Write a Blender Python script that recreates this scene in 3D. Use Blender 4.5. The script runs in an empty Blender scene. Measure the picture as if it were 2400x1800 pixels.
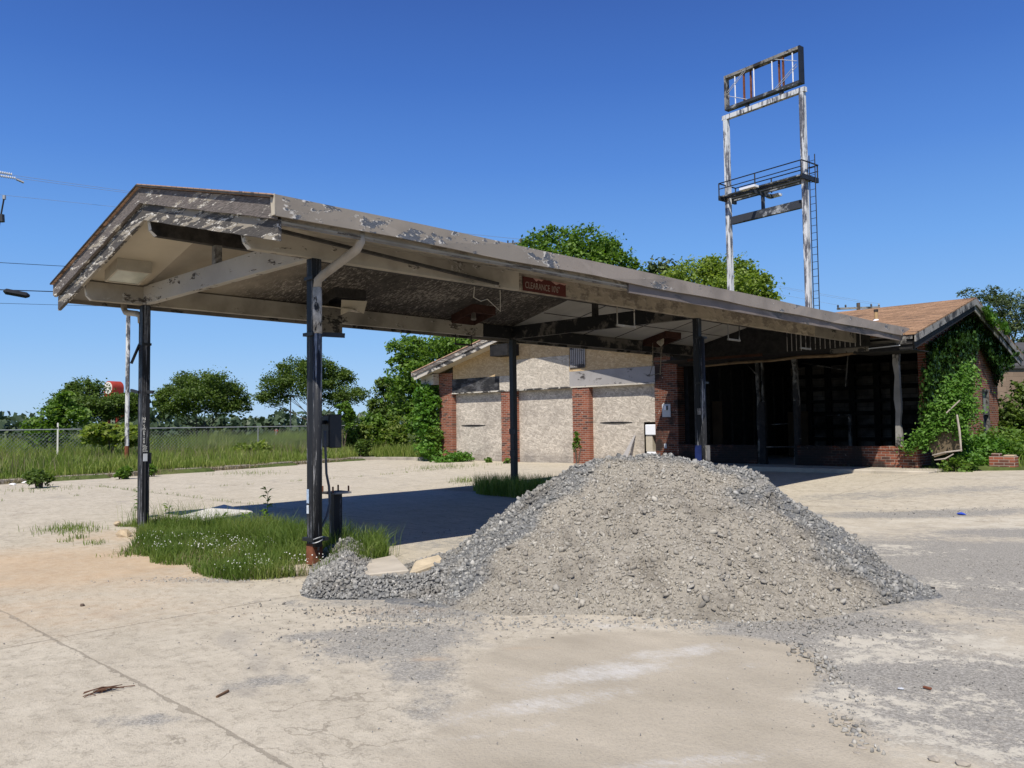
import bpy, math, random
import numpy as np
from mathutils import Vector, Matrix
R = math.radians
random.seed(7)
rng = np.random.default_rng(11)
sc = bpy.context.scene
COL = sc.collection

# ------------------------------------------------------------------ camera
F_PX = 1911.67
CO = np.array([7.704, -4.8439, 1.3756])
YAW, PITCH, ROLL = R(-44.1916), R(2.7836), R(-0.7796)
_fw = np.array([math.sin(YAW)*math.cos(PITCH), math.cos(YAW)*math.cos(PITCH), math.sin(PITCH)])
_rt = np.array([math.cos(YAW), -math.sin(YAW), 0.0])
_up = np.cross(_rt, _fw)
_r = _rt*math.cos(ROLL) + _up*math.sin(ROLL)
_u = -_rt*math.sin(ROLL) + _up*math.cos(ROLL)
cam_d = bpy.data.cameras.new("camera")
cam = bpy.data.objects.new("camera", cam_d)
COL.objects.link(cam)
cam.matrix_world = Matrix(((_r[0], _u[0], -_fw[0], CO[0]), (_r[1], _u[1], -_fw[1], CO[1]),
                           (_r[2], _u[2], -_fw[2], CO[2]), (0, 0, 0, 1)))
cam_d.sensor_fit = 'HORIZONTAL'
cam_d.sensor_width = 36.0
cam_d.lens = 36.0*F_PX/2400.0
cam_d.clip_start = 0.05
cam_d.clip_end = 5000
sc.camera = cam

def ray(px, py):
    return _fw + (px-1200)/F_PX*_r - (py-900)/F_PX*_u
def PZ(px, py, z):
    d = ray(px, py); return CO + d*((z-CO[2])/d[2])
def PY(px, py, y):
    d = ray(px, py); return CO + d*((y-CO[1])/d[1])
def PX(px, py, x):
    d = ray(px, py); return CO + d*((x-CO[0])/d[0])
def PD(px, py, dist):
    d = ray(px, py); return CO + d*(dist/math.hypot(d[0], d[1]))
LR = np.array([_rt[0], _rt[1]]); LF = np.array([math.sin(YAW), math.cos(YAW)])
def LD(lat, dep):
    return CO[:2] + LR*lat + LF*dep

# ------------------------------------------------------------------ scene object helpers
def tag(o, label=None, cat=None, group=None, kind=None):
    if label: o['label'] = label
    if cat: o['category'] = cat
    if group: o['group'] = group
    if kind: o['kind'] = kind
    return o
def thing(name, label, cat, loc=(0, 0, 0), group=None):
    o = bpy.data.objects.new(name, None)
    o.empty_display_size = 0.2
    o.location = [float(v) for v in loc]
    COL.objects.link(o)
    return tag(o, label, cat, group)
def origin_of(p):
    v = Vector((0, 0, 0))
    while p is not None:
        v = v + p.location; p = p.parent
    return np.array(v)

class MB:
    """collects world-space geometry for one mesh object"""
    def __init__(s): s.v = []; s.f = []; s.sm = False
    def add(s, vs, fs):
        n = len(s.v); s.v += [tuple(float(c) for c in p) for p in vs]
        s.f += [tuple(i+n for i in f) for f in fs]; return s
    def box(s, x0, x1, y0, y1, z0, z1):
        vs = [(x0,y0,z0),(x1,y0,z0),(x1,y1,z0),(x0,y1,z0),(x0,y0,z1),(x1,y0,z1),(x1,y1,z1),(x0,y1,z1)]
        return s.add(vs, [(0,3,2,1),(4,5,6,7),(0,1,5,4),(1,2,6,5),(2,3,7,6),(3,0,4,7)])
    def bar(s, a, b, w, h, up=(0, 0, 1), shift=(0, 0)):
        a = Vector(a); b = Vector(b); d = (b-a).normalized(); up = Vector(up)
        sd = d.cross(up)
        if sd.length < 1e-4: sd = d.cross(Vector((1, 0, 0)))
        sd.normalize(); uu = sd.cross(d).normalized()
        vs = []
        for p in (a, b):
            for i, j in ((-1,-1),(1,-1),(1,1),(-1,1)):
                vs.append(p + sd*(i*w/2+shift[0]) + uu*(j*h/2+shift[1]))
        return s.add(vs, [(3,2,1,0),(4,5,6,7),(0,1,5,4),(1,2,6,5),(2,3,7,6),(3,0,4,7)])
    def tube(s, pts, r, n=8, cap=True):
        pts = [Vector(p) for p in pts]; rs = r if isinstance(r, (list, tuple)) else [r]*len(pts)
        base = len(s.v); prev = None; vs = []
        for i, p in enumerate(pts):
            d = (pts[min(i+1, len(pts)-1)] - pts[max(i-1, 0)]).normalized()
            if prev is None:
                sd = d.cross(Vector((0.3, 0.2, 1))); 
                if sd.length < 1e-3: sd = d.cross(Vector((1, 0, 0)))
            else:
                sd = prev - d*prev.dot(d)
            sd.normalize(); prev = sd; uu = d.cross(sd)
            for k in range(n):
                a = 2*math.pi*k/n
                vs.append(p + (sd*math.cos(a)+uu*math.sin(a))*rs[i])
        fs = []
        for i in range(len(pts)-1):
            for k in range(n):
                fs.append((i*n+k, i*n+(k+1)%n, (i+1)*n+(k+1)%n, (i+1)*n+k))
        if cap:
            fs.append(tuple(reversed(range(n)))); fs.append(tuple(range((len(pts)-1)*n, len(pts)*n)))
        return s.add(vs, fs)
    def prism(s, poly, ext):
        """planar polygon extruded by vector ext"""
        n = len(poly); poly = [np.array(p, float) for p in poly]; e = np.array(ext, float)
        vs = poly + [p+e for p in poly]
        fs = [tuple(reversed(range(n))), tuple(range(n, 2*n))]
        for i in range(n): fs.append((i, (i+1) % n, n+(i+1) % n, n+i))
        return s.add(vs, fs)
    def build(s, name, mat, parent=None, bev=0, smooth=False):
        o3 = origin_of(parent)
        me = bpy.data.meshes.new(name)
        me.from_pydata([(p[0]-o3[0], p[1]-o3[1], p[2]-o3[2]) for p in s.v], [], s.f)
        me.validate()
        import bmesh
        bm = bmesh.new(); bm.from_mesh(me); bmesh.ops.recalc_face_normals(bm, faces=bm.faces); bm.to_mesh(me); bm.free()
        if smooth: me.polygons.foreach_set('use_smooth', [True]*len(me.polygons))
        if mat: me.materials.append(mat)
        o = bpy.data.objects.new(name, me); COL.objects.link(o)
        if parent is not None: o.parent = parent
        if bev:
            m = o.modifiers.new('bevel', 'BEVEL'); m.width = bev; m.segments = 1; m.limit_method = 'ANGLE'
        return o

def np_mesh(name, verts, faces_list, mat, parent=None, attr=None, smooth=False):
    """verts Nx3 ; faces_list: list of MxK int arrays ; attr: {name: per-vertex float array}"""
    o3 = origin_of(parent)
    verts = np.asarray(verts, np.float32) - o3.astype(np.float32)
    me = bpy.data.meshes.new(name)
    me.vertices.add(len(verts)); me.vertices.foreach_set('co', verts.ravel())
    li = np.concatenate([f.ravel() for f in faces_list]).astype(np.int32)
    tot = np.concatenate([np.full(len(f), f.shape[1], np.int32) for f in faces_list])
    st = np.concatenate([[0], np.cumsum(tot)[:-1]]).astype(np.int32)
    me.loops.add(len(li)); me.loops.foreach_set('vertex_index', li)
    me.polygons.add(len(tot)); me.polygons.foreach_set('loop_start', st)
    if smooth: me.polygons.foreach_set('use_smooth', np.ones(len(tot), bool))
    me.update(calc_edges=True)
    if attr:
        for k, a in attr.items():
            at = me.attributes.new(k, 'FLOAT', 'POINT'); at.data.foreach_set('value', np.asarray(a, np.float32))
    if mat: me.materials.append(mat)
    o = bpy.data.objects.new(name, me); COL.objects.link(o)
    if parent is not None: o.parent = parent
    return o

# ------------------------------------------------------------------ material helpers
class MT:
    def __init__(s, name, rough=0.85, spec=0.25, metal=0.0):
        s.m = bpy.data.materials.new(name); s.m.use_nodes = True
        s.t = s.m.node_tree; s.b = s.t.nodes['Principled BSDF']
        s.b.inputs['Roughness'].default_value = rough
        s.b.inputs['Specular IOR Level'].default_value = spec
        s.b.inputs['Metallic'].default_value = metal
        s.co = None
    def n(s, typ, **kw):
        nd = s.t.nodes.new(typ)
        for k, v in kw.items(): setattr(nd, k, v)
        return nd
    def l(s, a, b): s.t.links.new(a, b)
    def put(s, sock, v):
        if isinstance(v, bpy.types.NodeSocket): s.l(v, sock)
        elif isinstance(v, (tuple, list)) and len(v) == 3 and sock.type == 'RGBA': sock.default_value = (*v, 1)
        else: sock.default_value = v
    def coord(s, scale=(1, 1, 1), rot=(0, 0, 0), loc=(0, 0, 0)):
        if s.co is None: s.co = s.n('ShaderNodeTexCoord').outputs['Object']
        mp = s.n('ShaderNodeMapping'); s.l(s.co, mp.inputs[0])
        mp.inputs['Scale'].default_value = scale; mp.inputs['Rotation'].default_value = rot; mp.inputs['Location'].default_value = loc
        return mp.outputs[0]
    def noise(s, scale, detail=4, rough=0.55, vec=None, dist=0.0):
        nd = s.n('ShaderNodeTexNoise'); s.l(vec or s.coord(), nd.inputs['Vector'])
        nd.inputs['Scale'].default_value = scale; nd.inputs['Detail'].default_value = detail
        nd.inputs['Roughness'].default_value = rough; nd.inputs['Distortion'].default_value = dist
        return nd.outputs['Fac']
    def voro(s, scale, vec=None, feat='F1', out='Distance'):
        nd = s.n('ShaderNodeTexVoronoi'); nd.feature = feat; s.l(vec or s.coord(), nd.inputs['Vector'])
        nd.inputs['Scale'].default_value = scale
        return nd.outputs[out]
    def ramp(s, fac, *stops, interp='LINEAR'):
        nd = s.n('ShaderNodeValToRGB'); cr = nd.color_ramp; cr.interpolation = interp
        while len(cr.elements) < len(stops): cr.elements.new(0.5)
        for e, (p, c) in zip(cr.elements, stops):
            e.position = p; e.color = (c, c, c, 1) if isinstance(c, (int, float)) else (*c, 1)
        s.put(nd.inputs[0], fac); return nd.outputs['Color']
    def step(s, fac, lo, hi): 
        nd = s.n('ShaderNodeMapRange'); nd.interpolation_type = 'SMOOTHSTEP'
        s.put(nd.inputs['Value'], fac); nd.inputs['From Min'].default_value = lo; nd.inputs['From Max'].default_value = hi
        return nd.outputs['Result']
    def mix(s, fac, a, b, mode='MIX'):
        nd = s.n('ShaderNodeMix'); nd.data_type = 'RGBA'; nd.blend_type = mode
        s.put(nd.inputs['Factor'], fac); s.put(nd.inputs['A'], a) if False else None
        s.put([i for i in nd.inputs if i.name == 'A' and i.type == 'RGBA'][0], a)
        s.put([i for i in nd.inputs if i.name == 'B' and i.type == 'RGBA'][0], b)
        return [o for o in nd.outputs if o.type == 'RGBA'][0]
    def math(s, op, a, b=0.0, clamp=False):
        nd = s.n('ShaderNodeMath', operation=op); nd.use_clamp = clamp
        s.put(nd.inputs[0], a); s.put(nd.inputs[1], b); return nd.outputs[0]
    def attr(s, name):
        nd = s.n('ShaderNodeAttribute'); nd.attribute_name = name; return nd.outputs['Fac']
    def bump(s, h, strength=0.4, dist=0.01):
        nd = s.n('ShaderNodeBump'); s.put(nd.inputs['Height'], h)
        nd.inputs['Strength'].default_value = strength; nd.inputs['Distance'].default_value = dist
        s.l(nd.outputs[0], s.b.inputs['Normal'])
    def base(s, c): s.put(s.b.inputs['Base Color'], c); return s
    def rough(s, c): s.put(s.b.inputs['Roughness'], c); return s

def plain(name, col, var=0.15, scale=6, rough=0.8, spec=0.25, metal=0.0, stretch=(1, 1, 1), bump=0.15):
    m = MT(name, rough, spec, metal)
    v = m.coord(stretch)
    n = m.noise(scale, 5, 0.6, v)
    c = tuple(col)
    m.base(m.ramp(n, (0.25, tuple(max(0, x*(1-var)) for x in c)), (0.75, tuple(min(1, x*(1+var)) for x in c))))
    if bump: m.bump(m.noise(scale*6, 4, 0.6, v), bump, 0.004)
    return m.m

def peel(name, paint, under, amt=0.5, scale=5, stretch=(1, 1, 1), white=0.0, grime=0.25, edge=0.03, under2=None, rough=0.75, grain=(1, 1, 1), seed=0.0):
    """flaking paint: patches of bare/dark wood show through, rims with a painted highlight on one side"""
    m = MT(name, rough, 0.25)
    v = m.coord(stretch, loc=(seed, seed*1.7, seed*0.6))
    big = m.noise(scale*0.35, 2, 0.5, v)
    med = m.noise(scale, 10, 0.7, v, 0.25)
    f = m.math('ADD', m.math('MULTIPLY', med, 0.8), m.math('MULTIPLY', big, 0.4))
    th = 0.38 + 0.44*amt
    msk = m.step(f, th+edge*0.5, th-edge*0.5)
    v2 = m.coord(stretch, loc=(seed+.01, seed*1.7+.01, seed*0.6+.10*max(edge, .02)*6/scale*stretch[2]*2.2))
    f2 = m.math('ADD', m.math('MULTIPLY', m.noise(scale, 10, 0.7, v2, 0.25), 0.8), m.math('MULTIPLY', m.noise(scale*0.35, 2, 0.5, v2), 0.4))
    rim = m.math('SUBTRACT', m.step(f2, th+edge*0.5, th-edge*0.5), msk, True)
    gr = m.noise(1.3, 4, 0.6)
    pc = m.mix(m.math('MULTIPLY', m.step(gr, 0.4, 0.75), grime), paint, tuple(x*0.35 for x in paint))
    pc = m.mix(m.math('MULTIPLY', m.noise(scale*9, 3, 0.6, v), 0.25), pc, tuple(x*0.6 for x in paint))
    if white: pc = m.mix(m.math('MULTIPLY', rim, white), pc, (0.74, 0.71, 0.66))  # pale sliver painted like light from above on curled paint
    wg = m.noise(14, 5, 0.65, m.coord(grain))
    uc = m.ramp(wg, (0.3, tuple(x*0.55 for x in under)), (0.7, tuple(x*1.5 for x in (under2 or under))))
    m.base(m.mix(msk, pc, uc))
    h = m.math('ADD', m.math('MULTIPLY', msk, -0.6), m.math('ADD', m.math('MULTIPLY', rim, 0.5), m.math('MULTIPLY', wg, 0.35)))
    m.bump(h, 0.7, 0.006)
    return m.m

def brick(name, axis, dark=0.12, soot=0.0, tone=1.0):
    m = MT(name, 0.9, 0.2)
    sp = m.n('ShaderNodeSeparateXYZ'); m.l(m.coord(), sp.inputs[0])
    cb = m.n('ShaderNodeCombineXYZ'); m.l(sp.outputs['X' if axis == 'x' else 'Y'], cb.inputs[0]); m.l(sp.outputs['Z'], cb.inputs[1])
    b = m.n('ShaderNodeTexBrick'); m.l(cb.outputs[0], b.inputs['Vector'])
    b.inputs['Color1'].default_value = (0, 0, 0, 1); b.inputs['Color2'].default_value = (1, 1, 1, 1); b.inputs['Mortar'].default_value = (.5, .5, .5, 1)
    b.inputs['Scale'].default_value = 1; b.inputs['Brick Width'].default_value = 0.213; b.inputs['Row Height'].default_value = 0.0677
    b.inputs['Mortar Size'].default_value = 0.006; b.inputs['Mortar Smooth'].default_value = 0.1
    t = tone
    c = m.ramp(b.outputs['Color'], (0.0, (0.035*t, 0.03*t, 0.03*t)), (dark, (0.05*t, 0.035*t, 0.032*t)), (dark+0.05, (0.16*t, 0.05*t, 0.03*t)), (0.6, (0.24*t, 0.075*t, 0.043*t)), (1.0, (0.31*t, 0.12*t, 0.07*t)))
    c = m.mix(0.35, c, m.ramp(m.noise(3, 4), (0.3, (0.09*t, 0.03*t, 0.02*t)), (0.7, (0.3*t, 0.1*t, 0.055*t))))
    spk = m.step(m.noise(9, 2, 0.5), 0.72, 0.76)
    c = m.mix(spk, c, (0.5, 0.45, 0.4))
    c = m.mix(b.outputs['Fac'], c, (0.30*t, 0.26*t, 0.22*t))
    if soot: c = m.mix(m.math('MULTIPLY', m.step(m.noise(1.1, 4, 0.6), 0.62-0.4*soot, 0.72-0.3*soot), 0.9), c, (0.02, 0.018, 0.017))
    m.base(c)
    m.bump(m.math('ADD', m.math('MULTIPLY', b.outputs['Fac'], -1.0), m.math('MULTIPLY', m.noise(40, 3), 0.4)), 0.6, 0.006)
    return m.m

def osb(name, lo, hi, contrast=1.0, scale=1.0, stain=0.2):
    """oriented strand board: short strands laid every which way, in the wall plane x-z"""
    m = MT(name, 0.85, 0.2)
    acc = None
    for i, (a, sx, sz) in enumerate(((0.15, 8, 30), (-0.85, 8, 30), (0.95, 9, 32), (-0.25, 8, 30))):
        v = m.coord((sx*scale, 1, sz*scale), rot=(0, 0, 0), loc=(i*3.1, 0, i*1.7))
        mp = m.n('ShaderNodeMapping'); m.l(m.co, mp.inputs[0]); mp.inputs['Rotation'].default_value = (0, a, 0)
        mp2 = m.n('ShaderNodeMapping'); m.l(mp.outputs[0], mp2.inputs[0]); mp2.inputs['Scale'].default_value = (sx*scale, 1, sz*scale)
        vn = m.n('ShaderNodeTexVoronoi'); m.l(mp2.outputs[0], vn.inputs['Vector']); vn.inputs['Scale'].default_value = 1.0
        g = m.n('ShaderNodeSeparateColor'); m.l(vn.outputs['Color'], g.inputs[0])
        w = m.step(g.outputs[1], 0.62, 0.66) if i else 1.0
        acc = g.outputs[0] if acc is None else m.math('ADD', m.math('MULTIPLY', acc, m.math('SUBTRACT', 1.0, w)), m.math('MULTIPLY', g.outputs[0], w))
    base = m.ramp(acc, (0.02, tuple(x*(1-0.45*contrast) for x in lo)), (0.4, lo), (0.75, hi), (1.0, tuple(min(1, x*(1+0.45*contrast)) for x in hi)))
    sm = m.step(m.noise(0.9, 5, 0.6), 0.45, 0.75)
    base = m.mix(m.math('MULTIPLY', sm, stain), base, (0.16, 0.14, 0.125))
    spz = m.n('ShaderNodeSeparateXYZ'); m.l(m.co, spz.inputs[0])
    low = m.math('MULTIPLY', m.step(m.math('ADD', spz.outputs[2], m.math('MULTIPLY', m.noise(1.6, 4, .6), .9)), .95, .25), stain*1.6)
    base = m.mix(low, base, (0.17, 0.155, 0.145))     # damp staining at the foot of the boards
    m.base(base); m.bump(acc, 0.35, 0.004)
    return m.m

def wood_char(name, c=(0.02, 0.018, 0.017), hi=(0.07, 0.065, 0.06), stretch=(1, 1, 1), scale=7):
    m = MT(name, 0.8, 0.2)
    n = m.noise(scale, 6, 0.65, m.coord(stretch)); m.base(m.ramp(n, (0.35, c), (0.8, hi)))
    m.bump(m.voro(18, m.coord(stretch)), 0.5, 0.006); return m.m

def leafmat(name, c0, c1, c2, trans=0.35):
    m = MT(name, 0.55, 0.3)
    a = m.attr('v')
    c = m.ramp(a, (0.0, c0), (0.5, c1), (1.0, c2))
    m.base(c)
    tr = m.n('ShaderNodeBsdfTranslucent'); 
    m.l(m.mix(1.0, c, (1.6, 1.7, 0.7), 'MULTIPLY'), tr.inputs['Color'])
    mx = m.n('ShaderNodeMixShader'); mx.inputs[0].default_value = trans
    out = m.t.nodes['Material Output']
    m.l(m.b.outputs[0], mx.inputs[1]); m.l(tr.outputs[0], mx.inputs[2]); m.l(mx.outputs[0], out.inputs['Surface'])
    return m.m

# colours
CREAM = (0.40, 0.36, 0.30)
MAT = {}
MAT['beam'] = peel('flaking_cream_paint', CREAM, (0.10, 0.085, 0.07), 0.29, 5, (1, 0.5, 1.2), 0.4, 0.8, grain=(8, 1, 8))
MAT['cross'] = peel('flaking_white_paint', (0.43, 0.40, 0.36), (0.07, 0.06, 0.055), 0.32, 6.0, (0.5, 1, 1.8), 0.3, 0.3, grain=(1, 8, 8), seed=2)
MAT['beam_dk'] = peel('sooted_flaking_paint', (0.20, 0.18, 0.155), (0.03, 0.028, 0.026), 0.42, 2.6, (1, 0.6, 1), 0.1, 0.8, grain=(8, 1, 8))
MAT['rake'] = peel('weathered_rake_paint', (0.33, 0.29, 0.235), (0.085, 0.075, 0.068), 0.66, 13, (0.28, 1, 1.7), 0.75, 0.4, 0.015, (0.14, 0.12, 0.11), grain=(1.2, 6, 9))
MAT['bare_end'] = peel('chipped_white_end_grain', (0.58, 0.56, 0.52), (0.16, 0.14, 0.12), 0.35, 16, (1, 1, .5), .2, .2)
MAT['rake2'] = peel('weathered_rake_paint_lower', (0.30, 0.265, 0.215), (0.075, 0.068, 0.062), 0.52, 11, (0.3, 1, 1.9), 0.75, 0.4, 0.015, grain=(1.2, 6, 9), seed=5)
MAT['fascia'] = peel('taupe_metal_fascia_paint', (0.29, 0.25, 0.215), (0.11, 0.115, 0.125), 0.25, 7, (1, 0.45, 1.3), 0.5, 0.5, 0.02, rough=0.6, grain=(1, 2, 8), seed=1)
MAT['fascia_a'] = peel('taupe_fascia_blistered', (0.30, 0.265, 0.225), (0.10, 0.11, 0.13), 0.34, 8, (1, 0.6, 1.3), 0.75, 0.45, 0.022, rough=0.6, grain=(1, 2, 8), seed=4)
MAT['beam_mott'] = peel('mottled_tan_beam_paint', (0.31, 0.265, 0.205), (0.15, 0.125, 0.10), 0.42, 7, (1, 0.6, 1.2), 0.15, 0.55, 0.14, grain=(6, 2, 6), seed=6)
MAT['beam_blk'] = peel('blackened_beam', (0.13, 0.115, 0.10), (0.012, 0.012, 0.013), 0.62, 3.2, (1, 0.7, 1), 0.05, 0.8, 0.10, grain=(6, 2, 6), seed=8)
MAT['fascia_low'] = peel('faded_lower_fascia', (0.20, 0.17, 0.155), (0.085, 0.085, 0.085), 0.34, 1.8, (1, 0.35, 1), 0.1, 0.6, 0.05)
MAT['char'] = wood_char('charred_timber')
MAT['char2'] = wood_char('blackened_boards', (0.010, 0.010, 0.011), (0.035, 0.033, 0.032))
MAT['soffit1'] = plain('cream_soffit', (0.48, 0.425, 0.335), 0.12, 1.2, bump=0.05)
def soffit_mid():
    m = MT('sooted_soffit', 0.85, 0.15)
    sp = m.n('ShaderNodeSeparateXYZ'); m.l(m.coord(), sp.inputs[0])
    y = m.math('ADD', sp.outputs[1], m.math('MULTIPLY', m.math('SUBTRACT', m.noise(0.9, 4, .6), .5), 2.2))
    burn = m.step(y, -3.9, -2.6)          # smoke stain starts past the broken lamp
    fl = m.noise(11, 6, .68, m.coord((1.0, 2.3, 1)), .6); big = m.noise(1.1, 3, .5)
    f = m.math('ADD', m.math('MULTIPLY', fl, .8), m.math('MULTIPLY', big, .3))
    msk = m.step(f, .575, .535)
    flake = m.step(f, .60, .64)
    dark = m.ramp(m.noise(5, 4), (.3, (.04, .035, .03)), (.7, (.085, .074, .062)))
    mid = m.mix(flake, (.115, .10, .085), (.31, .275, .23))
    sooty = m.mix(msk, mid, dark)
    clean = m.ramp(m.noise(1.4, 4), (.3, (.28, .235, .18)), (.7, (.38, .33, .26)))
    m.base(m.mix(burn, clean, sooty)); m.bump(f, .5, .006); return m.m
MAT['soffit2'] = soffit_mid()
MAT['soffit3'] = peel('dusty_white_soffit', (0.42, 0.40, 0.36), (0.16, 0.15, 0.135), 0.18, 1.0, (1, 1, 1), 0.0, 0.35, 0.2)
MAT['blackpost'] = peel('worn_black_post_paint', (0.013, 0.014, 0.017), (0.15, 0.155, 0.17), 0.36, 9.0, (4.5, 4.5, 0.18), 0.0, 0.1, 0.05, rough=0.5)
MAT['black'] = plain('black_metal', (0.015, 0.016, 0.018), 0.4, 4, 0.5, 0.4)
MAT['pipe'] = peel('flaking_downspout_paint', (0.022, 0.024, 0.029), (0.34, 0.34, 0.35), 0.36, 9.0, (4.5, 4.5, 0.2), 0.0, 0.1, 0.05, rough=0.55)
MAT['pipe_mid'] = peel('half_stripped_downspout_paint', (0.022, 0.024, 0.029), (0.42, 0.40, 0.37), 0.58, 7.0, (3, 3, 0.9), 0.0, 0.1, 0.02, rough=0.55)
MAT['pipe_up'] = plain('taupe_downspout', (0.36, 0.32, 0.27), 0.25, 4, 0.6)
MAT['whitepole'] = peel('flaking_white_pole_paint', (0.62, 0.62, 0.62), (0.085, 0.085, 0.09), 0.46, 2.8, (1.6, 1.6, 0.5), 0.3, 0.2, 0.06, rough=0.6)
MAT['whitepole2'] = peel('chalky_silver_steel_paint', (0.66, 0.68, 0.70), (0.10, 0.102, 0.12), 0.43, 6.5, (1.5, 1.5, 0.22), 0.2, 0.3, 0.10, rough=0.5)
MAT['steel_dk'] = peel('dark_weathered_steel', (0.045, 0.05, 0.06), (0.30, 0.32, 0.34), 0.32, 2, (1, 1, 1), 0, 0.2, 0.1, rough=0.5)
MAT['rust_dk'] = plain('smoked_rust', (0.05, 0.022, 0.014), 0.5, 6, 0.9, 0.2)
MAT['rust'] = plain('rust', (0.16, 0.06, 0.032), 0.45, 8, 0.9, 0.2)
MAT['rustlamp'] = plain('rusted_lamp_housing', (0.052, 0.024, 0.018), 0.4, 9, 0.9, 0.2)
MAT['brick_y'] = brick('red_brick_front', 'x')
MAT['brick_ys'] = brick('red_brick_front_soot_and_shade', 'x', 0.16, 0.35, 0.62)  # soot, plus brick tone darkened for the last pier's shade
MAT['brick_yb'] = brick('red_brick_low_wall_soot_and_shade', 'x', 0.25, 0.7, 0.42)  # soot, plus tone darkened for the wall in the canopy's shadow
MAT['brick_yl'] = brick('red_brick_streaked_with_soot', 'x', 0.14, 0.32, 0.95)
MAT['brick_x'] = brick('red_brick_side', 'y', 0.06, 0.0, 0.9)
MAT['osb_tan'] = osb('tan_strand_board', (0.44, 0.315, 0.175), (0.52, 0.39, 0.235), 0.2, 1.0, 0.12)
MAT['osb_grey'] = osb('weathered_grey_strand_board', (0.43, 0.385, 0.325), (0.51, 0.46, 0.39), 0.4, 1.0, 0.3)
MAT['osb_door'] = osb('weathered_strand_board_door', (0.41, 0.365, 0.31), (0.50, 0.45, 0.385), 0.45, 0.95, 0.42)
MAT['darkboard'] = peel('burnt_dark_board', (0.10, 0.10, 0.105), (0.022, 0.022, 0.024), 0.5, 3, (0.6, 1, 1.6), 0.0, 0.4, 0.12)
MAT['greyboard'] = peel('grey_painted_board', (0.33, 0.315, 0.31), (0.06, 0.055, 0.055), 0.30, 3.4, (0.55, 1, 1.4), 0.0, 0.3, 0.05, seed=3)
MAT['trim'] = peel('flaking_trim_paint', (0.52, 0.48, 0.42), (0.05, 0.047, 0.045), 0.45, 3.0, (0.7, 0.7, 1.5), 0.6, 0.4, 0.05)
MAT['greywood_dk'] = peel('charred_shaded_grey_wood', (0.15, 0.145, 0.135), (0.02, 0.019, 0.018), 0.52, 4.0, (1, 1, 0.6), 0.2, 0.7, 0.1, grain=(6, 6, 1))  # grey wood with char, toned down for the posts in shade
MAT['greywood'] = peel('weathered_grey_wood', (0.27, 0.26, 0.245), (0.035, 0.033, 0.032), 0.42, 2.4, (1, 1, 0.8), 0.2, 0.6, 0.1, grain=(6, 6, 1))
MAT['white_el'] = plain('white_enamel', (0.72, 0.74, 0.78), 0.06, 3, 0.35, 0.5, bump=0)
MAT['greybox'] = plain('grey_panel', (0.45, 0.47, 0.50), 0.08, 5, 0.5)
MAT['glass'] = plain('frosted_lamp_lens', (0.46, 0.47, 0.40), 0.25, 4, 0.3, 0.5, bump=0)
MAT['lampbox'] = plain('cream_lamp_housing', (0.42, 0.375, 0.30), 0.15, 5, 0.6)
MAT['concrete_plain'] = plain('old_concrete', (0.40, 0.36, 0.30), 0.22, 3, 0.95, 0.1, bump=0.4)
MAT['curb'] = plain('stained_curb_concrete', (0.30, 0.27, 0.23), 0.35, 2.5, 0.95, 0.1, bump=0.4)
MAT['bark'] = plain('grey_brown_bark', (0.10, 0.08, 0.065), 0.4, 6, 0.95, 0.1, stretch=(4, 4, 1), bump=0.6)
MAT['galv'] = plain('galvanised_wire', (0.33, 0.34, 0.35), 0.15, 8, 0.5, 0.4, 0.4, bump=0)
MAT['wire'] = plain('black_cable', (0.012, 0.012, 0.014), 0.2, 3, 0.6, bump=0)
MAT['redsign'] = plain('faded_red_sign_paint', (0.34, 0.045, 0.03), 0.2, 2, 0.6)
MAT['whitesign'] = plain('white_sign_paint', (0.70, 0.68, 0.62), 0.1, 3, 0.6)
MAT['brown_board'] = plain('brown_plywood', (0.13, 0.10, 0.065), 0.35, 3, 0.9)
MAT['blue'] = plain('blue_plastic', (0.03, 0.07, 0.42), 0.2, 5, 0.5)
MAT['blue_dk'] = plain('dark_blue_paint', (0.012, 0.022, 0.10), 0.4, 5, 0.5)
MAT['stick'] = plain('bleached_stick', (0.34, 0.30, 0.26), 0.25, 8, 0.9, stretch=(1, 1, 1))
MAT['leaf_dark'] = leafmat('dark_green_leaves', (0.038, 0.068, 0.015), (0.085, 0.138, 0.028), (0.165, 0.225, 0.055), 0.38)
MAT['leaf_mid'] = leafmat('mid_green_leaves', (0.05, 0.105, 0.017), (0.105, 0.19, 0.03), (0.19, 0.28, 0.055), 0.4)
MAT['leaf_yel'] = leafmat('yellow_green_leaves', (0.10, 0.16, 0.026), (0.18, 0.25, 0.045), (0.27, 0.33, 0.08), 0.4)
MAT['leaf_pine'] = leafmat('blue_green_needles', (0.04, 0.065, 0.028), (0.085, 0.12, 0.05), (0.15, 0.19, 0.09), 0.25)
MAT['leaf_ivy'] = leafmat('shaded_ivy_leaves', (0.012, 0.034, 0.006), (0.024, 0.06, 0.01), (0.05, 0.11, 0.016), 0.15)  # leaf colour darkened to stand for the shade on the gable
MAT['leaf_lit'] = leafmat('bright_vine_leaves', (0.04, 0.11, 0.012), (0.085, 0.19, 0.025), (0.16, 0.29, 0.05), 0.35)
MAT['grass'] = leafmat('meadow_grass', (0.08, 0.125, 0.02), (0.175, 0.24, 0.044), (0.33, 0.34, 0.12), 0.42)
MAT['grass2'] = leafmat('island_grass', (0.055, 0.095, 0.016), (0.12, 0.185, 0.032), (0.25, 0.27, 0.085), 0.4)
MAT['dry'] = leafmat('dry_grass', (0.10, 0.085, 0.05), (0.18, 0.15, 0.09), (0.28, 0.24, 0.15), 0.2)
MAT['flower'] = plain('white_clover_flowers', (0.75, 0.75, 0.68), 0.1, 10, 0.8, bump=0)

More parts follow.
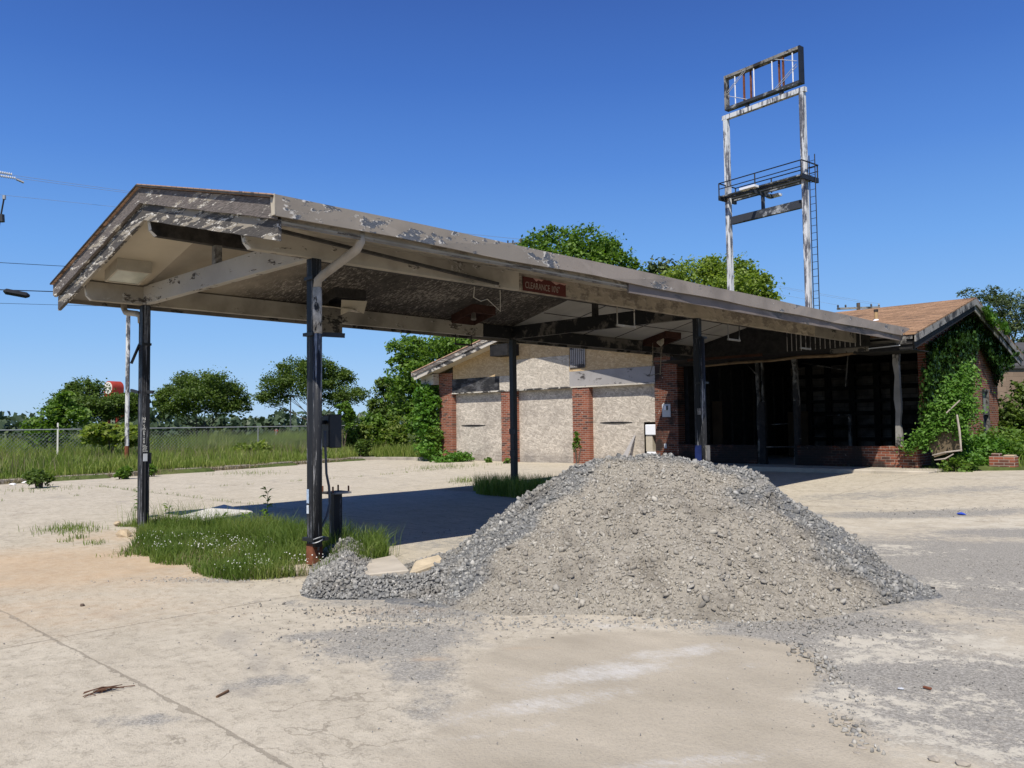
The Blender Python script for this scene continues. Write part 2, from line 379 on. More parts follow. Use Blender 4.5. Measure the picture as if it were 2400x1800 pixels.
def shingle(name, along, hue=(0.27, 0.165, 0.10)):
    m = MT(name, 0.95, 0.15)
    sp = m.n('ShaderNodeSeparateXYZ'); m.l(m.coord(), sp.inputs[0])
    cb = m.n('ShaderNodeCombineXYZ'); m.l(sp.outputs['X' if along == 'x' else 'Y'], cb.inputs[0]); m.l(sp.outputs['Y' if along == 'x' else 'X'], cb.inputs[1])
    b = m.n('ShaderNodeTexBrick'); m.l(cb.outputs[0], b.inputs['Vector'])
    b.inputs['Color1'].default_value = (0, 0, 0, 1); b.inputs['Color2'].default_value = (1, 1, 1, 1); b.inputs['Mortar'].default_value = (.5, .5, .5, 1)
    b.inputs['Scale'].default_value = 1; b.inputs['Brick Width'].default_value = 0.32; b.inputs['Row Height'].default_value = 0.14; b.inputs['Mortar Size'].default_value = 0.006
    h = hue
    c = m.ramp(b.outputs['Color'], (0, tuple(x*0.72 for x in h)), (0.5, h), (1, tuple(x*1.3 for x in h)))
    miss = m.step(m.noise(2.3, 3, 0.6, m.coord((0.5, 2.8, 1) if along == 'x' else (2.8, 0.5, 1))), 0.60, 0.625)
    c = m.mix(miss, c, (0.05, 0.04, 0.035))
    c = m.mix(0.25, c, m.ramp(m.noise(60, 2), (0.3, tuple(x*0.5 for x in h)), (0.7, tuple(x*1.5 for x in h))))
    c = m.mix(b.outputs['Fac'], c, tuple(x*0.4 for x in h))
    m.base(c); m.bump(m.math('MULTIPLY', b.outputs['Fac'], -1), 0.5, 0.01); return m.m
MAT['shingle_x'] = shingle('tan_shingles_store', 'x')
MAT['shingle_y'] = shingle('tan_shingles_canopy', 'y', (0.40, 0.26, 0.18))

def blocks(name, c, m0, tone):
    m = MT(name, 0.95, 0.1)
    sp = m.n('ShaderNodeSeparateXYZ'); m.l(m.coord(), sp.inputs[0])
    cb = m.n('ShaderNodeCombineXYZ'); m.l(sp.outputs['X'], cb.inputs[0]); m.l(sp.outputs['Z'], cb.inputs[1])
    b = m.n('ShaderNodeTexBrick'); m.l(cb.outputs[0], b.inputs['Vector'])
    b.inputs['Color1'].default_value = (*[x*0.8 for x in c], 1); b.inputs['Color2'].default_value = (*[x*1.15 for x in c], 1); b.inputs['Mortar'].default_value = (*m0, 1)
    b.inputs['Scale'].default_value = 1; b.inputs['Brick Width'].default_value = 0.4; b.inputs['Row Height'].default_value = 0.2; b.inputs['Mortar Size'].default_value = 0.008
    m.base(m.mix(m.math('MULTIPLY', m.step(m.noise(0.8, 4, 0.6), 0.4, 0.7), tone), b.outputs['Color'], (0.03, 0.028, 0.027)))
    m.bump(m.math('MULTIPLY', b.outputs['Fac'], -1), 0.4, 0.005); return m.m
MAT['block_soot'] = blocks('sooted_block_wall', (0.20, 0.18, 0.165), (0.085, 0.08, 0.075), 0.95)
MAT['block_tan'] = blocks('tan_block_wall', (0.24, 0.175, 0.13), (0.19, 0.14, 0.105), 0.15)
# ------------------------------------------------------------------ ground
def sstep(t): 
    t = np.clip(t, 0, 1); return t*t*(3-2*t)
def curb_x(y):
    return -18.25 - 0.165*np.asarray(y, float)
def zg(x, y):
    x = np.asarray(x, float); y = np.asarray(y, float)
    t = np.interp(x, [-20, -15, 0, 3, 8, 20], [-0.06, -0.04, 0.03, 0.14, 0.26, 0.4])
    return -0.12 + (0.12+t)*sstep((y-8.0)/7.5)
def PG(px, py):
    z = -0.1
    for _ in range(12):
        p = PZ(px, py, z); z = float(zg(p[0], p[1]))
    return p
CURB_Y1 = 16.1
xa = np.concatenate([np.linspace(0, 1, 34)[:-1]]); xn = np.arange(-7, 9.01, 0.075); xr = np.linspace(9, 30, 44)[1:]
ys = np.concatenate([np.linspace(-14, -6, 16)[:-1], np.arange(-6, 9, 0.075), np.linspace(9, 17.4, 44)])
nx = len(xa)+len(xn)+len(xr)
X = np.empty((len(ys), nx)); Y = np.repeat(ys[:, None], nx, 1)
for j, y in enumerate(ys):
    cx = float(curb_x(y)); X[j] = np.concatenate([cx + xa*(-7-cx), xn, xr])
Z = zg(X, Y)
Z = Z + 0.006*np.sin(X*1.3+Y*0.7)*np.sin(Y*1.1-X*0.4)
def ell(px, py, rl, rd, rot=0.0, p=1.0):
    c = PG(px, py); dx = X-c[0]; dy = Y-c[1]
    a = dx*LR[0]+dy*LR[1]; b = dx*LF[0]+dy*LF[1]
    ca, sa = math.cos(R(rot)), math.sin(R(rot)); a2 = a*ca+b*sa; b2 = -a*sa+b*ca
    d = np.sqrt((a2/rl)**2+(b2/rd)**2)
    return p*np.clip(1.5-d, 0, 1)
def mx(*l):
    o = np.zeros_like(X)
    for e in l: o = np.maximum(o, e)
    return o
grey = mx(ell(2150, 1155, 3.2, .8, 0, .55), ell(2200, 1330, 2.0, 2.2, 0, 1), ell(1960, 1480, 1.0, .8, 0, .92), ell(2230, 1600, 1.0, .9, 0, .95), ell(2050, 1650, .7, .7, 0, .8), ell(2330, 1730, .5, .4, 0, .8), ell(1960, 1780, .3, .3, 0, .6), ell(2200, 1300, 1.9, 1.4, 0, .95), ell(2050, 1350, 1.0, 1.0, 0, .9), ell(2330, 1400, .9, .7, 0, .85), ell(2240, 1560, .62, .3, 15, .8), ell(2300, 1690, .5, .3, 0, .62),
          ell(1960, 1530, .5, .35, 0, .72), ell(2080, 1640, .45, .25, 10, .62), ell(2150, 1205, 2.2, .5, 0, .85), ell(2050, 1160, 1.0, .35, 0, .45), ell(2390, 1250, 1.2, .6, 0, .8),
          ell(930, 1500, .62, .5, 30, .85), ell(1040, 1420, .7, .5, 20, .85), ell(820, 1480, .5, .16, 25, .75), ell(620, 1600, .28, .14, 20, .62), ell(330, 1690, .3, .1, 0, .6), ell(1000, 1560, .3, .4, 0, .7), ell(1020, 1650, .2, .4, 10, .55),
          ell(1000, 1330, 1.2, .5, 10, .7), ell(800, 1410, .8, .22, 0, .55), ell(480, 1362, .55, .12, -8, .75), ell(1150, 1270, 1.2, .7, 20, .6), ell(1920, 1700, .2, .35, 0, .5))
pale = mx(ell(2130, 1515, 1.1, .5, 8, .70), ell(2330, 1520, .5, .35, 0, .62), ell(1965, 1640, .4, .45, 0, .68), ell(2230, 1650, .5, .3, 0, .6), ell(2080, 1750, .7, .4, 0, .72), ell(2270, 1365, .6, .4, 0, .6), ell(2100, 1100, 3, .5, 0, .3), ell(2260, 1225, 2.0, .7, 0, .66), ell(2090, 1290, 1.0, .7, 0, .58), ell(1960, 1240, .9, .7, 0, .58), ell(2330, 1650, .5, .4, 0, .5))
pad = mx(ell(1500, 1560, 1.0, .75, 0, 1), ell(1400, 1700, .75, .7, 0, 1), ell(1650, 1720, .75, .6, 0, 1), ell(1720, 1540, .5, .5, 0, 1), ell(1250, 1590, .4, .3, 10, .85), ell(1500, 1790, 1.1, .4, 0, .9))
white = mx(ell(1260, 1650, .55, .12, 22, .75), ell(1420, 1575, .5, .17, 25, 1), ell(1580, 1530, .4, .13, 22, .85), ell(1430, 1468, .45, .10, -10, .7), ell(1640, 1785, .4, .08, 10, .8), ell(1180, 1715, .3, .05, 20, .7), ell(1755, 1560, .12, .04, 0, .7), ell(1200, 1480, .2, .04, 20, .5))
sand = mx(ell(110, 1330, 2.3, 1.6, 0, 1), ell(300, 1310, 1.3, .9, 0, .95), ell(40, 1440, 1.5, .8, 0, .6), ell(430, 1350, 1.0, .45, 0, .7), ell(330, 1255, 1.2, .8, 0, .7), ell(900, 1430, .5, .15, 0, .35), ell(1010, 1545, .12, .05, 0, .9), ell(1080, 1390, .35, .12, 0, .7), ell(1230, 1520, .14, .05, 0, .5))
soil = mx(ell(560, 1290, 1.7, .55, -8, .7), ell(700, 1345, .7, .25, 0, .9), ell(1180, 1145, 1.6, .9, 0, .9))
nv = X.size
idx = np.arange(nv).reshape(X.shape)
faces = np.stack([idx[:-1, :-1], idx[:-1, 1:], idx[1:, 1:], idx[1:, :-1]], -1).reshape(-1, 4)

m = MT('lot_concrete', 0.95, 0.12)
co = m.coord()
b1 = m.noise(0.45, 5, 0.6); b2 = m.noise(2.2, 6, 0.65); b3 = m.noise(9, 5, 0.7); b4 = m.noise(70, 4, 0.7); b5 = m.noise(190, 2, 0.6)
streak = m.noise(3.0, 5, 0.7, m.coord((0.5, 2.2, 1), rot=(0, 0, R(38))))
c = m.ramp(b2, (0.3, (0.40, 0.355, 0.28)), (0.7, (0.52, 0.47, 0.38)))
c = m.mix(m.math('MULTIPLY', m.step(b1, 0.4, 0.65), 0.5), c, (0.48, 0.43, 0.345))
c = m.mix(m.math('MULTIPLY', m.step(streak, 0.5, 0.68), 0.4), c, (0.33, 0.295, 0.235))
c = m.mix(m.math('MULTIPLY', m.step(m.math('ADD', b3, m.math('MULTIPLY', b4, .5)), 0.76, 0.90), 0.55), c, (0.27, 0.24, 0.19))
c = m.mix(m.math('MULTIPLY', m.step(m.noise(30, 5, .75), 0.54, 0.66), 0.45), c, (0.26, 0.23, 0.18))
c = m.mix(m.math('MULTIPLY', m.step(b3, 0.46, 0.3), 0.45), c, (0.58, 0.525, 0.43))
# hairline cracks and spalled spots
wv = m.n('ShaderNodeVectorMath', operation='ADD'); m.l(m.coord(), wv.inputs[0])
nz = m.n('ShaderNodeTexNoise'); m.l(m.coord(), nz.inputs['Vector']); nz.inputs['Scale'].default_value = 2.2; nz.inputs['Detail'].default_value = 6; m.l(nz.outputs['Color'], wv.inputs[1])
vk = m.n('ShaderNodeTexVoronoi'); vk.feature = 'DISTANCE_TO_EDGE'; m.l(wv.outputs[0], vk.inputs['Vector']); vk.inputs['Scale'].default_value = 0.42
crk = m.math('MULTIPLY', m.math('LESS_THAN', vk.outputs['Distance'], 0.003), m.step(m.noise(0.5, 2, .5, m.coord(loc=(7, 2, 0))), .5, .56))
c = m.mix(m.math('MULTIPLY', crk, .4), c, (0.14, 0.12, 0.09))
spl = m.step(m.noise(13, 3, .6), .70, .74)
c = m.mix(m.math('MULTIPLY', spl, .6), c, (0.22, 0.20, 0.165))
# faint tyre arcs and old stains
st = m.step(m.noise(0.8, 3, 0.5, m.coord((1, 1, 1), loc=(4, 9, 0)), 1.2), 0.60, 0.72)
c = m.mix(m.math('MULTIPLY', st, 0.35), c, (0.25, 0.235, 0.215))
def masked(att, k=0.75, lo=0.42, hi=0.62, n1=b2, n2=b3):
    a = m.attr(att)
    f = m.math('ADD', a, m.math('ADD', m.math('MULTIPLY', m.math('SUBTRACT', n1, 0.5), k), m.math('ADD', m.math('MULTIPLY', m.math('SUBTRACT', n2, 0.5), k*1.0), m.math('MULTIPLY', m.math('SUBTRACT', b4, 0.5), k*0.7))))
    return m.math('MULTIPLY', m.step(f, lo, hi), m.step(a, 0.02, 0.15))
speck = m.ramp(m.noise(62, 4, 0.8), (0.36, (0.10, 0.097, 0.092)), (0.5, (0.255, 0.245, 0.222)), (0.64, (0.46, 0.44, 0.40)))
greycol = m.mix(0.75, (0.265, 0.25, 0.222), speck)
gm = masked('grey', 1.1, 0.25, 0.8)
c = m.mix(m.math('MULTIPLY', gm, 0.92), c, greycol)
pm = masked('pale', 1.9, 0.56, 0.80)
c = m.mix(m.math('MULTIPLY', pm, 0.85), c, m.ramp(b3, (0.3, (0.46, 0.42, 0.345)), (0.7, (0.58, 0.54, 0.45))))
padm = masked('pad', 0.22, 0.32, 0.55)
padc = m.ramp(m.noise(1.5, 4, 0.55, m.coord((1, 2, 1), rot=(0, 0, R(-30)))), (0.3, (0.34, 0.30, 0.235)), (0.7, (0.44, 0.39, 0.31)))
padc = m.mix(m.math('MULTIPLY', m.step(b4, 0.45, 0.7), 0.22), padc, (0.25, 0.225, 0.19))
c = m.mix(padm, c, padc)
wm = masked('white', 1.7, 0.25, 1.5, m.noise(5, 5, 0.7), m.noise(16, 5, 0.8, m.coord((1, 2.5, 1), rot=(0, 0, R(-20)))))
c = m.mix(m.math('MULTIPLY', wm, 0.7), c, (0.60, 0.59, 0.57))
sm_ = masked('sand', 0.9, 0.0, 1.45)
sandc = m.ramp(m.noise(4, 5, 0.7), (0.3, (0.40, 0.275, 0.165)), (0.7, (0.52, 0.38, 0.245)))
c = m.mix(m.math('MULTIPLY', sm_, 0.8), c, sandc)
so = masked('soil', 0.8, 0.3, 0.8)
c = m.mix(m.math('MULTIPLY', so, 0.65), c, m.ramp(b3, (0.3, (0.10, 0.082, 0.05)), (0.7, (0.24, 0.18, 0.11))))
# joints between the slabs, grid 6.7 x 5.9 m, wandering a little
sp = m.n('ShaderNodeSeparateXYZ'); m.l(co, sp.inputs[0])
wob = m.math('MULTIPLY', m.math('SUBTRACT', m.noise(2.5, 5, .7), 0.5), 0.10)
jx = m.math('ABSOLUTE', m.math('SUBTRACT', m.math('PINGPONG', m.math('ADD', m.math('ADD', sp.outputs[0], wob), 1.2+6.7*10 - 2.4), 3.35), 0.0))
jy = m.math('ABSOLUTE', m.math('PINGPONG', m.math('ADD', m.math('ADD', sp.outputs[1], wob), 2.9+5.9*10), 2.95))
jw = m.math('ADD', 0.007, m.math('MULTIPLY', m.step(m.noise(5, 5, .75), 0.45, 0.8), 0.035))
j1 = m.math('LESS_THAN', jx, jw); j2 = m.math('LESS_THAN', jy, jw)
jm = m.math('MULTIPLY', m.math('MAXIMUM', j1, j2), m.math('SUBTRACT', 1.0, m.math('MAXIMUM', padm, m.math('MULTIPLY', sm_, 0.8))))
c = m.mix(m.math('MULTIPLY', jm, 0.55), c, m.ramp(b4, (0.3, (0.10, 0.085, 0.06)), (0.7, (0.24, 0.21, 0.17))))
c = m.mix(m.math('MULTIPLY', m.math('SUBTRACT', b4, 0.5), 0.9, True), c, (0.20, 0.18, 0.16))
c = m.mix(m.math('MULTIPLY', m.step(b5, 0.62, 0.75), 0.35), c, (0.22, 0.2, 0.18))
m.base(c)
h = m.math('ADD', m.math('MULTIPLY', b4, 0.5), m.math('ADD', m.math('MULTIPLY', b5, 0.3), m.math('ADD', m.math('MULTIPLY', b3, 0.8), m.math('MULTIPLY', jm, -1.5))))
m.bump(h, 0.8, 0.014)
lot = np_mesh('concrete_lot', np.stack([X, Y, Z], -1).reshape(-1, 3), [faces], m.m, None,
              dict(grey=grey.ravel(), pale=pale.ravel(), pad=pad.ravel(), white=white.ravel(), sand=sand.ravel(), soil=soil.ravel()), smooth=True)
tag(lot, kind='structure')

# open field and verge out to the horizon
gx = np.concatenate([-np.geomspace(3000, 62, 26), np.arange(-60, 60.1, 0.6), np.geomspace(62, 3000, 26)])
gy = np.concatenate([-np.geomspace(3000, 42, 24), np.arange(-40, 60.1, 0.6), np.geomspace(62, 3000, 26)])
FX, FY = np.meshgrid(gx, gy)
def zfield(x, y):
    d = curb_x(y)-x
    z = 0.0 + 0.10*sstep(d/6.0)
    z = np.where((x > -17) & (y > 16.6), 0.02+0.16*sstep((x+6)/8.0), z)
    z = np.where(x > 29.5, 0.05, z)
    return z
inside = np.minimum.reduce([FX-curb_x(FY)-0.15, 29.8-FX, FY+13.8, 17.0-FY])
inside = np.where(FX < -17.0, np.minimum(inside, CURB_Y1-FY), inside)
FZ = np.where(inside > 0.25, -0.6, zfield(FX, FY))
FZ = np.where((np.abs(FX) > 61) | (np.abs(FY) > 61), 0.0, FZ)
FZ = FZ + np.where(inside > 0, 0, 0.03*np.sin(FX*0.9)*np.sin(FY*1.2))
fi = np.arange(FX.size).reshape(FX.shape)
ff = np.stack([fi[:-1, :-1], fi[:-1, 1:], fi[1:, 1:], fi[1:, :-1]], -1).reshape(-1, 4)
m = MT('field_turf', 0.95, 0.1)
n1 = m.noise(0.25, 5, 0.6); n2 = m.noise(3, 5, 0.7)
c = m.ramp(n2, (0.3, (0.035, 0.055, 0.014)), (0.7, (0.10, 0.125, 0.04)))
c = m.mix(m.math('MULTIPLY', m.step(n1, 0.5, 0.7), 0.5), c, (0.15, 0.13, 0.06))
m.base(c); m.bump(n2, 0.6, 0.05)
tag(np_mesh('field', np.stack([FX, FY, FZ], -1).reshape(-1, 3), [ff], m.m, smooth=True), kind='structure')

# kerb along the left edge of the lot, bending round to the garage corner
kp = [(float(curb_x(y)), float(y)) for y in np.linspace(-13.5, 14.6, 30)]
kp += [(-20.6, 15.25), (-20.35, 15.75), (-19.8, 16.02), (-19.0, 16.12), (-17.4, 16.2)]
mb = MB()
for (x0, y0), (x1, y1) in zip(kp[:-1], kp[1:]):
    jz = 0.02*math.sin(y0*3.1)
    mb.bar((x0, y0, float(zg(x0, y0))-0.02+jz), (x1, y1, float(zg(x1, y1))-0.02+jz*0.5), 0.17, 0.30)
tag(mb.build('kerb', MAT['curb'], None, 0.015), kind='structure')

# pale road strip beyond the fence
mb = MB()
a0, a1 = PZ(330, 1034, 0.03), PZ(800, 1030, 0.03)
d = (a1-a0)/np.linalg.norm(a1-a0); nrm = np.array([-d[1], d[0], 0])
mb.bar(a0-d*2, a1+d*8, 2.4, 0.05)
tag(mb.build('road', plain('far_road_asphalt', (0.27, 0.26, 0.25), 0.15, 0.4)), kind='structure')

# ------------------------------------------------------------------ leaves, grass, stones
def rand_unit(n):
    v = rng.normal(size=(n, 3)); return v/np.linalg.norm(v, axis=1, keepdims=True)
def leaf_quads(cen, size, nrm=None, asp=0.6, droop=0.0):
    """one bent diamond leaf (two triangles) per centre"""
    n = len(cen)
    nr = rand_unit(n) if nrm is None else nrm
    t = np.cross(nr, rand_unit(n)); t /= np.linalg.norm(t, axis=1, keepdims=True)+1e-9
    if droop: t[:, 2] -= droop; t /= np.linalg.norm(t, axis=1, keepdims=True)
    b = np.cross(nr, t)
    s = (np.asarray(size)*np.ones(n))[:, None]
    v = np.stack([cen-t*s*0.5, cen+b*s*asp*0.5+nr*s*0.06, cen+t*s*0.5, cen-b*s*asp*0.5+nr*s*0.06], 1).reshape(-1, 3)
    f = np.arange(4*n).reshape(n, 4)
    return v, f
def grass(name, pts, hgt, wid, mat, lean=0.35, parent=None, tone=None):
    n = len(pts); a = rng.uniform(0, 2*np.pi, n); l = rng.uniform(0.1, 1, n)*lean
    dirv = np.stack([np.cos(a), np.sin(a), np.zeros(n)], 1); side = np.stack([-np.sin(a), np.cos(a), np.zeros(n)], 1)
    a2 = rng.uniform(0, 2*np.pi, n); side = np.stack([np.cos(a2), np.sin(a2), np.zeros(n)], 1)
    h = hgt[:, None]; w = (wid*np.ones(n))[:, None]; up = np.array([0, 0, 1.0])
    m1 = pts + up*h*0.55 + dirv*h*l[:, None]*0.3; tip = pts + up*h*(1-0.25*l[:, None]) + dirv*h*l[:, None]
    v = np.stack([pts-side*w*0.5, pts+side*w*0.5, m1+side*w*0.38, m1-side*w*0.38, tip], 1).reshape(-1, 3)
    k = np.arange(n)*5
    q = np.stack([k, k+1, k+2, k+3], 1); t3 = np.stack([k+3, k+2, k+4], 1)
    tv = rng.beta(2, 2, n) if tone is None else np.clip(tone+rng.normal(0, .15, n), 0, 1)
    return np_mesh(name, v, [q, t3], mat, parent, dict(v=np.repeat(tv, 5)))
_t = (1+5**0.5)/2
ICO = np.array([(-1,_t,0),(1,_t,0),(-1,-_t,0),(1,-_t,0),(0,-1,_t),(0,1,_t),(0,-1,-_t),(0,1,-_t),(_t,0,-1),(_t,0,1),(-_t,0,-1),(-_t,0,1)])/1.9
ICF = np.array([(0,11,5),(0,5,1),(0,1,7),(0,7,10),(0,10,11),(1,5,9),(5,11,4),(11,10,2),(10,7,6),(7,1,8),(3,9,4),(3,4,2),(3,2,6),(3,6,8),(3,8,9),(4,9,5),(2,4,11),(6,2,10),(8,6,7),(9,8,1)])
def rot_mats(n):
    q = rng.normal(size=(n, 4)); q /= np.linalg.norm(q, axis=1, keepdims=True); w, x, y, z = q.T
    return np.stack([1-2*(y*y+z*z), 2*(x*y-z*w), 2*(x*z+y*w), 2*(x*y+z*w), 1-2*(x*x+z*z), 2*(y*z-x*w), 2*(x*z-y*w), 2*(y*z+x*w), 1-2*(x*x+y*y)], 1).reshape(n, 3, 3)
def stones(name, cen, size, mat, parent=None, tone=None, flat=0.45):
    n = len(cen)
    base = ICO[None]*(1+rng.uniform(-0.42, 0.42, (n, 12, 1)))
    sc_ = np.stack([rng.uniform(.8, 1.35, n), rng.uniform(.6, 1.0, n), rng.uniform(flat*.7, flat*1.4, n)], 1)[:, None, :]
    v = np.einsum('nij,nkj->nki', rot_mats(n), base*sc_)*np.asarray(size)[:, None, None]*0.5 + cen[:, None, :]
    f = (ICF[None]+(np.arange(n)*12)[:, None, None]).reshape(-1, 3)
    tv = rng.uniform(0, 1, n); tw = np.zeros(n) if tone is None else tone
    return np_mesh(name, v.reshape(-1, 3), [f], mat, parent, dict(v=np.repeat(tv, 12), w=np.repeat(tw, 12)))
def smooth_noise(x, y, s, seed=0):
    """cheap value noise"""
    r = np.random.default_rng(seed); g = r.uniform(-1, 1, (64, 64))
    u, w = x/s, y/s; i = np.floor(u).astype(int); j = np.floor(w).astype(int); a = sstep(u-i); b = sstep(w-j)
    G = lambda p, q: g[p % 64, q % 64]
    return (G(i, j)*(1-a)+G(i+1, j)*a)*(1-b)+(G(i, j+1)*(1-a)+G(i+1, j+1)*a)*b

# stone material: attribute w = 0 dusty tan, 1 clean blue-grey ; v = per stone variation
m = MT('crushed_stone', 0.9, 0.2)
a = m.attr('v'); w = m.attr('w')
tanc = m.ramp(a, (0.0, (0.21, 0.19, 0.16)), (0.5, (0.315, 0.29, 0.247)), (0.93, (0.385, 0.36, 0.31)), (1.0, (0.48, 0.45, 0.39)))
gryc = m.ramp(a, (0.0, (0.105, 0.11, 0.113)), (0.5, (0.205, 0.209, 0.205)), (0.9, (0.30, 0.30, 0.288)), (1.0, (0.48, 0.47, 0.44)))
c = m.mix(w, tanc, gryc)
bigv = m.noise(1.7, 5, .65, m.coord((1, 1, .6)), .6)
c = m.mix(m.math('MULTIPLY', m.step(bigv, .52, .68), .5), c, (0.15, 0.135, 0.112)); c = m.mix(m.math('MULTIPLY', m.step(bigv, .46, .34), .35), c, (0.37, 0.345, 0.295))
m.base(m.mix(m.math('MULTIPLY', m.noise(60, 3), 0.3), c, (0.2, 0.18, 0.16)))
m.bump(m.noise(90, 3), 0.3, 0.003)
MAT['stone'] = m.m

# ---- the big heap: local frame a = across the view, b = away from the camera
sil = np.array([(-1.3, -.14), (-.95, -.05), (-.51, .14), (-.03, .52), (.31, .735), (.645, .92), (.89, .985), (1.13, 1.02), (1.56, 1.02), (1.95, .963), (2.29, .887), (2.59, .70), (2.83, .52), (2.99, .385), (3.21, .19), (3.38, .05), (3.52, -.06), (3.66, -.14), (4.5, -.14)])
B0 = 8.5
def heap_h(a, b):
    """height above the lot"""
    top = np.interp(a, sil[:, 0], sil[:, 1]) + 0.12
    top = np.maximum(top, 0)
    front = 6.28 - 0.10*(a-1.0) + 0.07*np.sin(a*3) + 0.35*sstep((-a+0.1)/0.8) + 0.85*sstep((a-2.15)/1.5)
    B0 = 8.5-1.15*sstep((np.asarray(a)-2.2)/1.5)
    t = np.where(b < B0, (b-front)/np.maximum(B0-front, .15), 1-(b-B0)/(0.55+1.9*top))
    t = np.clip(t, 0, 1)
    prof = np.where(b < B0, 1-(1-t)**1.28, 1-(1-t)**1.35)
    h = top*prof
    n = 0.06*smooth_noise(a+9, b, 0.55, 1) + 0.032*smooth_noise(a*1.6+3, b*.8+5, 0.2, 2) + 0.016*smooth_noise(a, b, 0.07, 3)
    slump = -0.10*np.exp(-((a-0.35)/0.20)**2-((b-8.1)/0.12)**2) - 0.05*np.exp(-((a-0.9)/0.5)**2-((b-6.42)/0.06)**2) + 0.05*np.exp(-((a-1.1)/0.5)**2-((b-7.3)/0.15)**2)
    edge = np.clip(h/0.12, 0, 1)
    return h + (n+slump)*edge
def greymask(a, b):
    """1 on the coarse clean stone: the crest, the far side and both flanks"""
    h = heap_h(a, b)
    top = np.maximum(np.interp(a, sil[:, 0], sil[:, 1])+0.12, 0.01)
    w = smooth_noise(a, b, 0.35, 5)*0.10
    left = sstep((-0.34+0.88*(b-6.9) - a + w*4)/0.30)
    right = sstep((a - (2.45-0.66*np.maximum(b-7.0, 0)) + w*5)/0.55)
    crest = sstep((b-(8.40-1.0*sstep((a-2.2)/1.5))+w*2.0)/0.2)
    return np.clip(np.maximum.reduce([left, right, crest]), 0, 1)
ga = np.arange(-1.35, 4.55, 0.035); gb = np.arange(5.9, 11.4, 0.035)
GA, GB = np.meshgrid(ga, gb)
HH = heap_h(GA, GB); GX = CO[0]+LR[0]*GA+LF[0]*GB; GY = CO[1]+LR[1]*GA+LF[1]*GB
GZ = zg(GX, GY) - 0.03 + np.where(HH > 0.005, HH+0.03, 0)
hi = np.arange(GA.size).reshape(GA.shape)
hf = np.stack([hi[:-1, :-1], hi[:-1, 1:], hi[1:, 1:], hi[1:, :-1]], -1).reshape(-1, 4)
keep = (HH.ravel()[hf] > 0.004).any(1)
heap = thing('gravel_heap', 'large heap of crushed stone dumped on the concrete in front of the canopy', 'gravel heap', (*LD(1.5, 8.3), -0.12))
m = MT('heap_fines', 0.95, 0.1)
w = m.attr('w')
nn = m.noise(45, 4, 0.75)
tanc = m.ramp(nn, (0.3, (0.185, 0.165, 0.137)), (0.5, (0.295, 0.27, 0.228)), (0.7, (0.385, 0.355, 0.305)))
gryc = m.ramp(nn, (0.3, (0.08, 0.082, 0.085)), (0.5, (0.16, 0.163, 0.165)), (0.72, (0.28, 0.28, 0.275)))
bigv = m.noise(1.7, 5, .65, m.coord((1, 1, .6)), .6); c = m.mix(w, tanc, gryc)
c = m.mix(m.math('MULTIPLY', m.step(bigv, .52, .68), .5), c, (0.13, 0.115, 0.095)); c = m.mix(m.math('MULTIPLY', m.step(bigv, .46, .34), .35), c, (0.36, 0.33, 0.28))
m.base(c); m.bump(m.math('ADD', nn, m.noise(20, 4, 0.7)), 0.9, 0.02)
np_mesh('mound', np.stack([GX, GY, GZ], -1).reshape(-1, 3), [hf[keep]], m.m, heap, dict(w=greymask(GA, GB).ravel()), smooth=True)
def heap_stones(n, lo, hi, pw, wsel, bury):
    a = rng.uniform(-1.3, 4.4, n*4); b = rng.uniform(6.0, 9.6, n*4)
    h = heap_h(a, b); g = greymask(a, b)
    ok = (h > 0.012) & (rng.uniform(0, 1, n*4) < (np.where(g > 0.5, 1.0, wsel)))
    a, b, h, g = a[ok][:n], b[ok][:n], h[ok][:n], g[ok][:n]
    p = LD(a[:, None]*0, 0)  # placeholder shape
    x = CO[0]+LR[0]*a+LF[0]*b; y = CO[1]+LR[1]*a+LF[1]*b
    s = lo+(hi-lo)*rng.uniform(0, 1, len(a))**pw
    z = zg(x, y)+h+s*bury
    return np.stack([x, y, z], 1), s, np.clip(g+rng.normal(0, .22, len(a)), 0, 1)
c1, s1, t1 = heap_stones(38000, 0.009, 0.042, 2.6, 0.8, 0.10)
c2, s2, t2 = heap_stones(6000, 0.02, 0.075, 3.4, 0.35, 0.2)
so_ = stones('loose_stone', np.concatenate([c1, c2]), np.concatenate([s1, s2]), MAT['stone'], heap, np.concatenate([t1, t2]))
so_['kind'] = 'stuff'
# ---- the small spill of stone by the front post
def spill_h(x, y):
    c0 = PZ(800, 1385, -0.12); c1_ = PZ(1000, 1385, -0.12); c2_ = PZ(815, 1315, -0.12)
    def cone(c, r, hh):
        return hh*np.clip(1-np.hypot(x-c[0], y-c[1])/r, 0, 1)**0.8
    def ridge(p, q, r, hh):
        d = q[:2]-p[:2]; L2 = d@d; t = np.clip(((x-p[0])*d[0]+(y-p[1])*d[1])/L2, 0, 1)
        return hh*np.clip(1-np.hypot(x-p[0]-t*d[0], y-p[1]-t*d[1])/r, 0, 1)**0.9
    h = np.maximum.reduce([ridge(c0, c1_, 0.36, 0.13), cone(c2_, 0.42, 0.24), ridge(c2_, c0, 0.36, 0.16), ridge(c1_, PZ(1090, 1350, -.12), .4, .14)])
    return h + 0.02*smooth_noise(x, y, 0.12, 8)*np.clip(h/0.05, 0, 1)
spc = PZ(850, 1370, -0.12)
spill = thing('gravel_spill', 'low spill of blue grey crushed stone at the foot of the front right post', 'gravel spill', (spc[0], spc[1], -0.12))
sx, sy = np.meshgrid(np.arange(spc[0]-2, spc[0]+2.2, 0.04), np.arange(spc[1]-1.7, spc[1]+1.9, 0.04))
sh = spill_h(sx, sy); si = np.arange(sx.size).reshape(sx.shape)
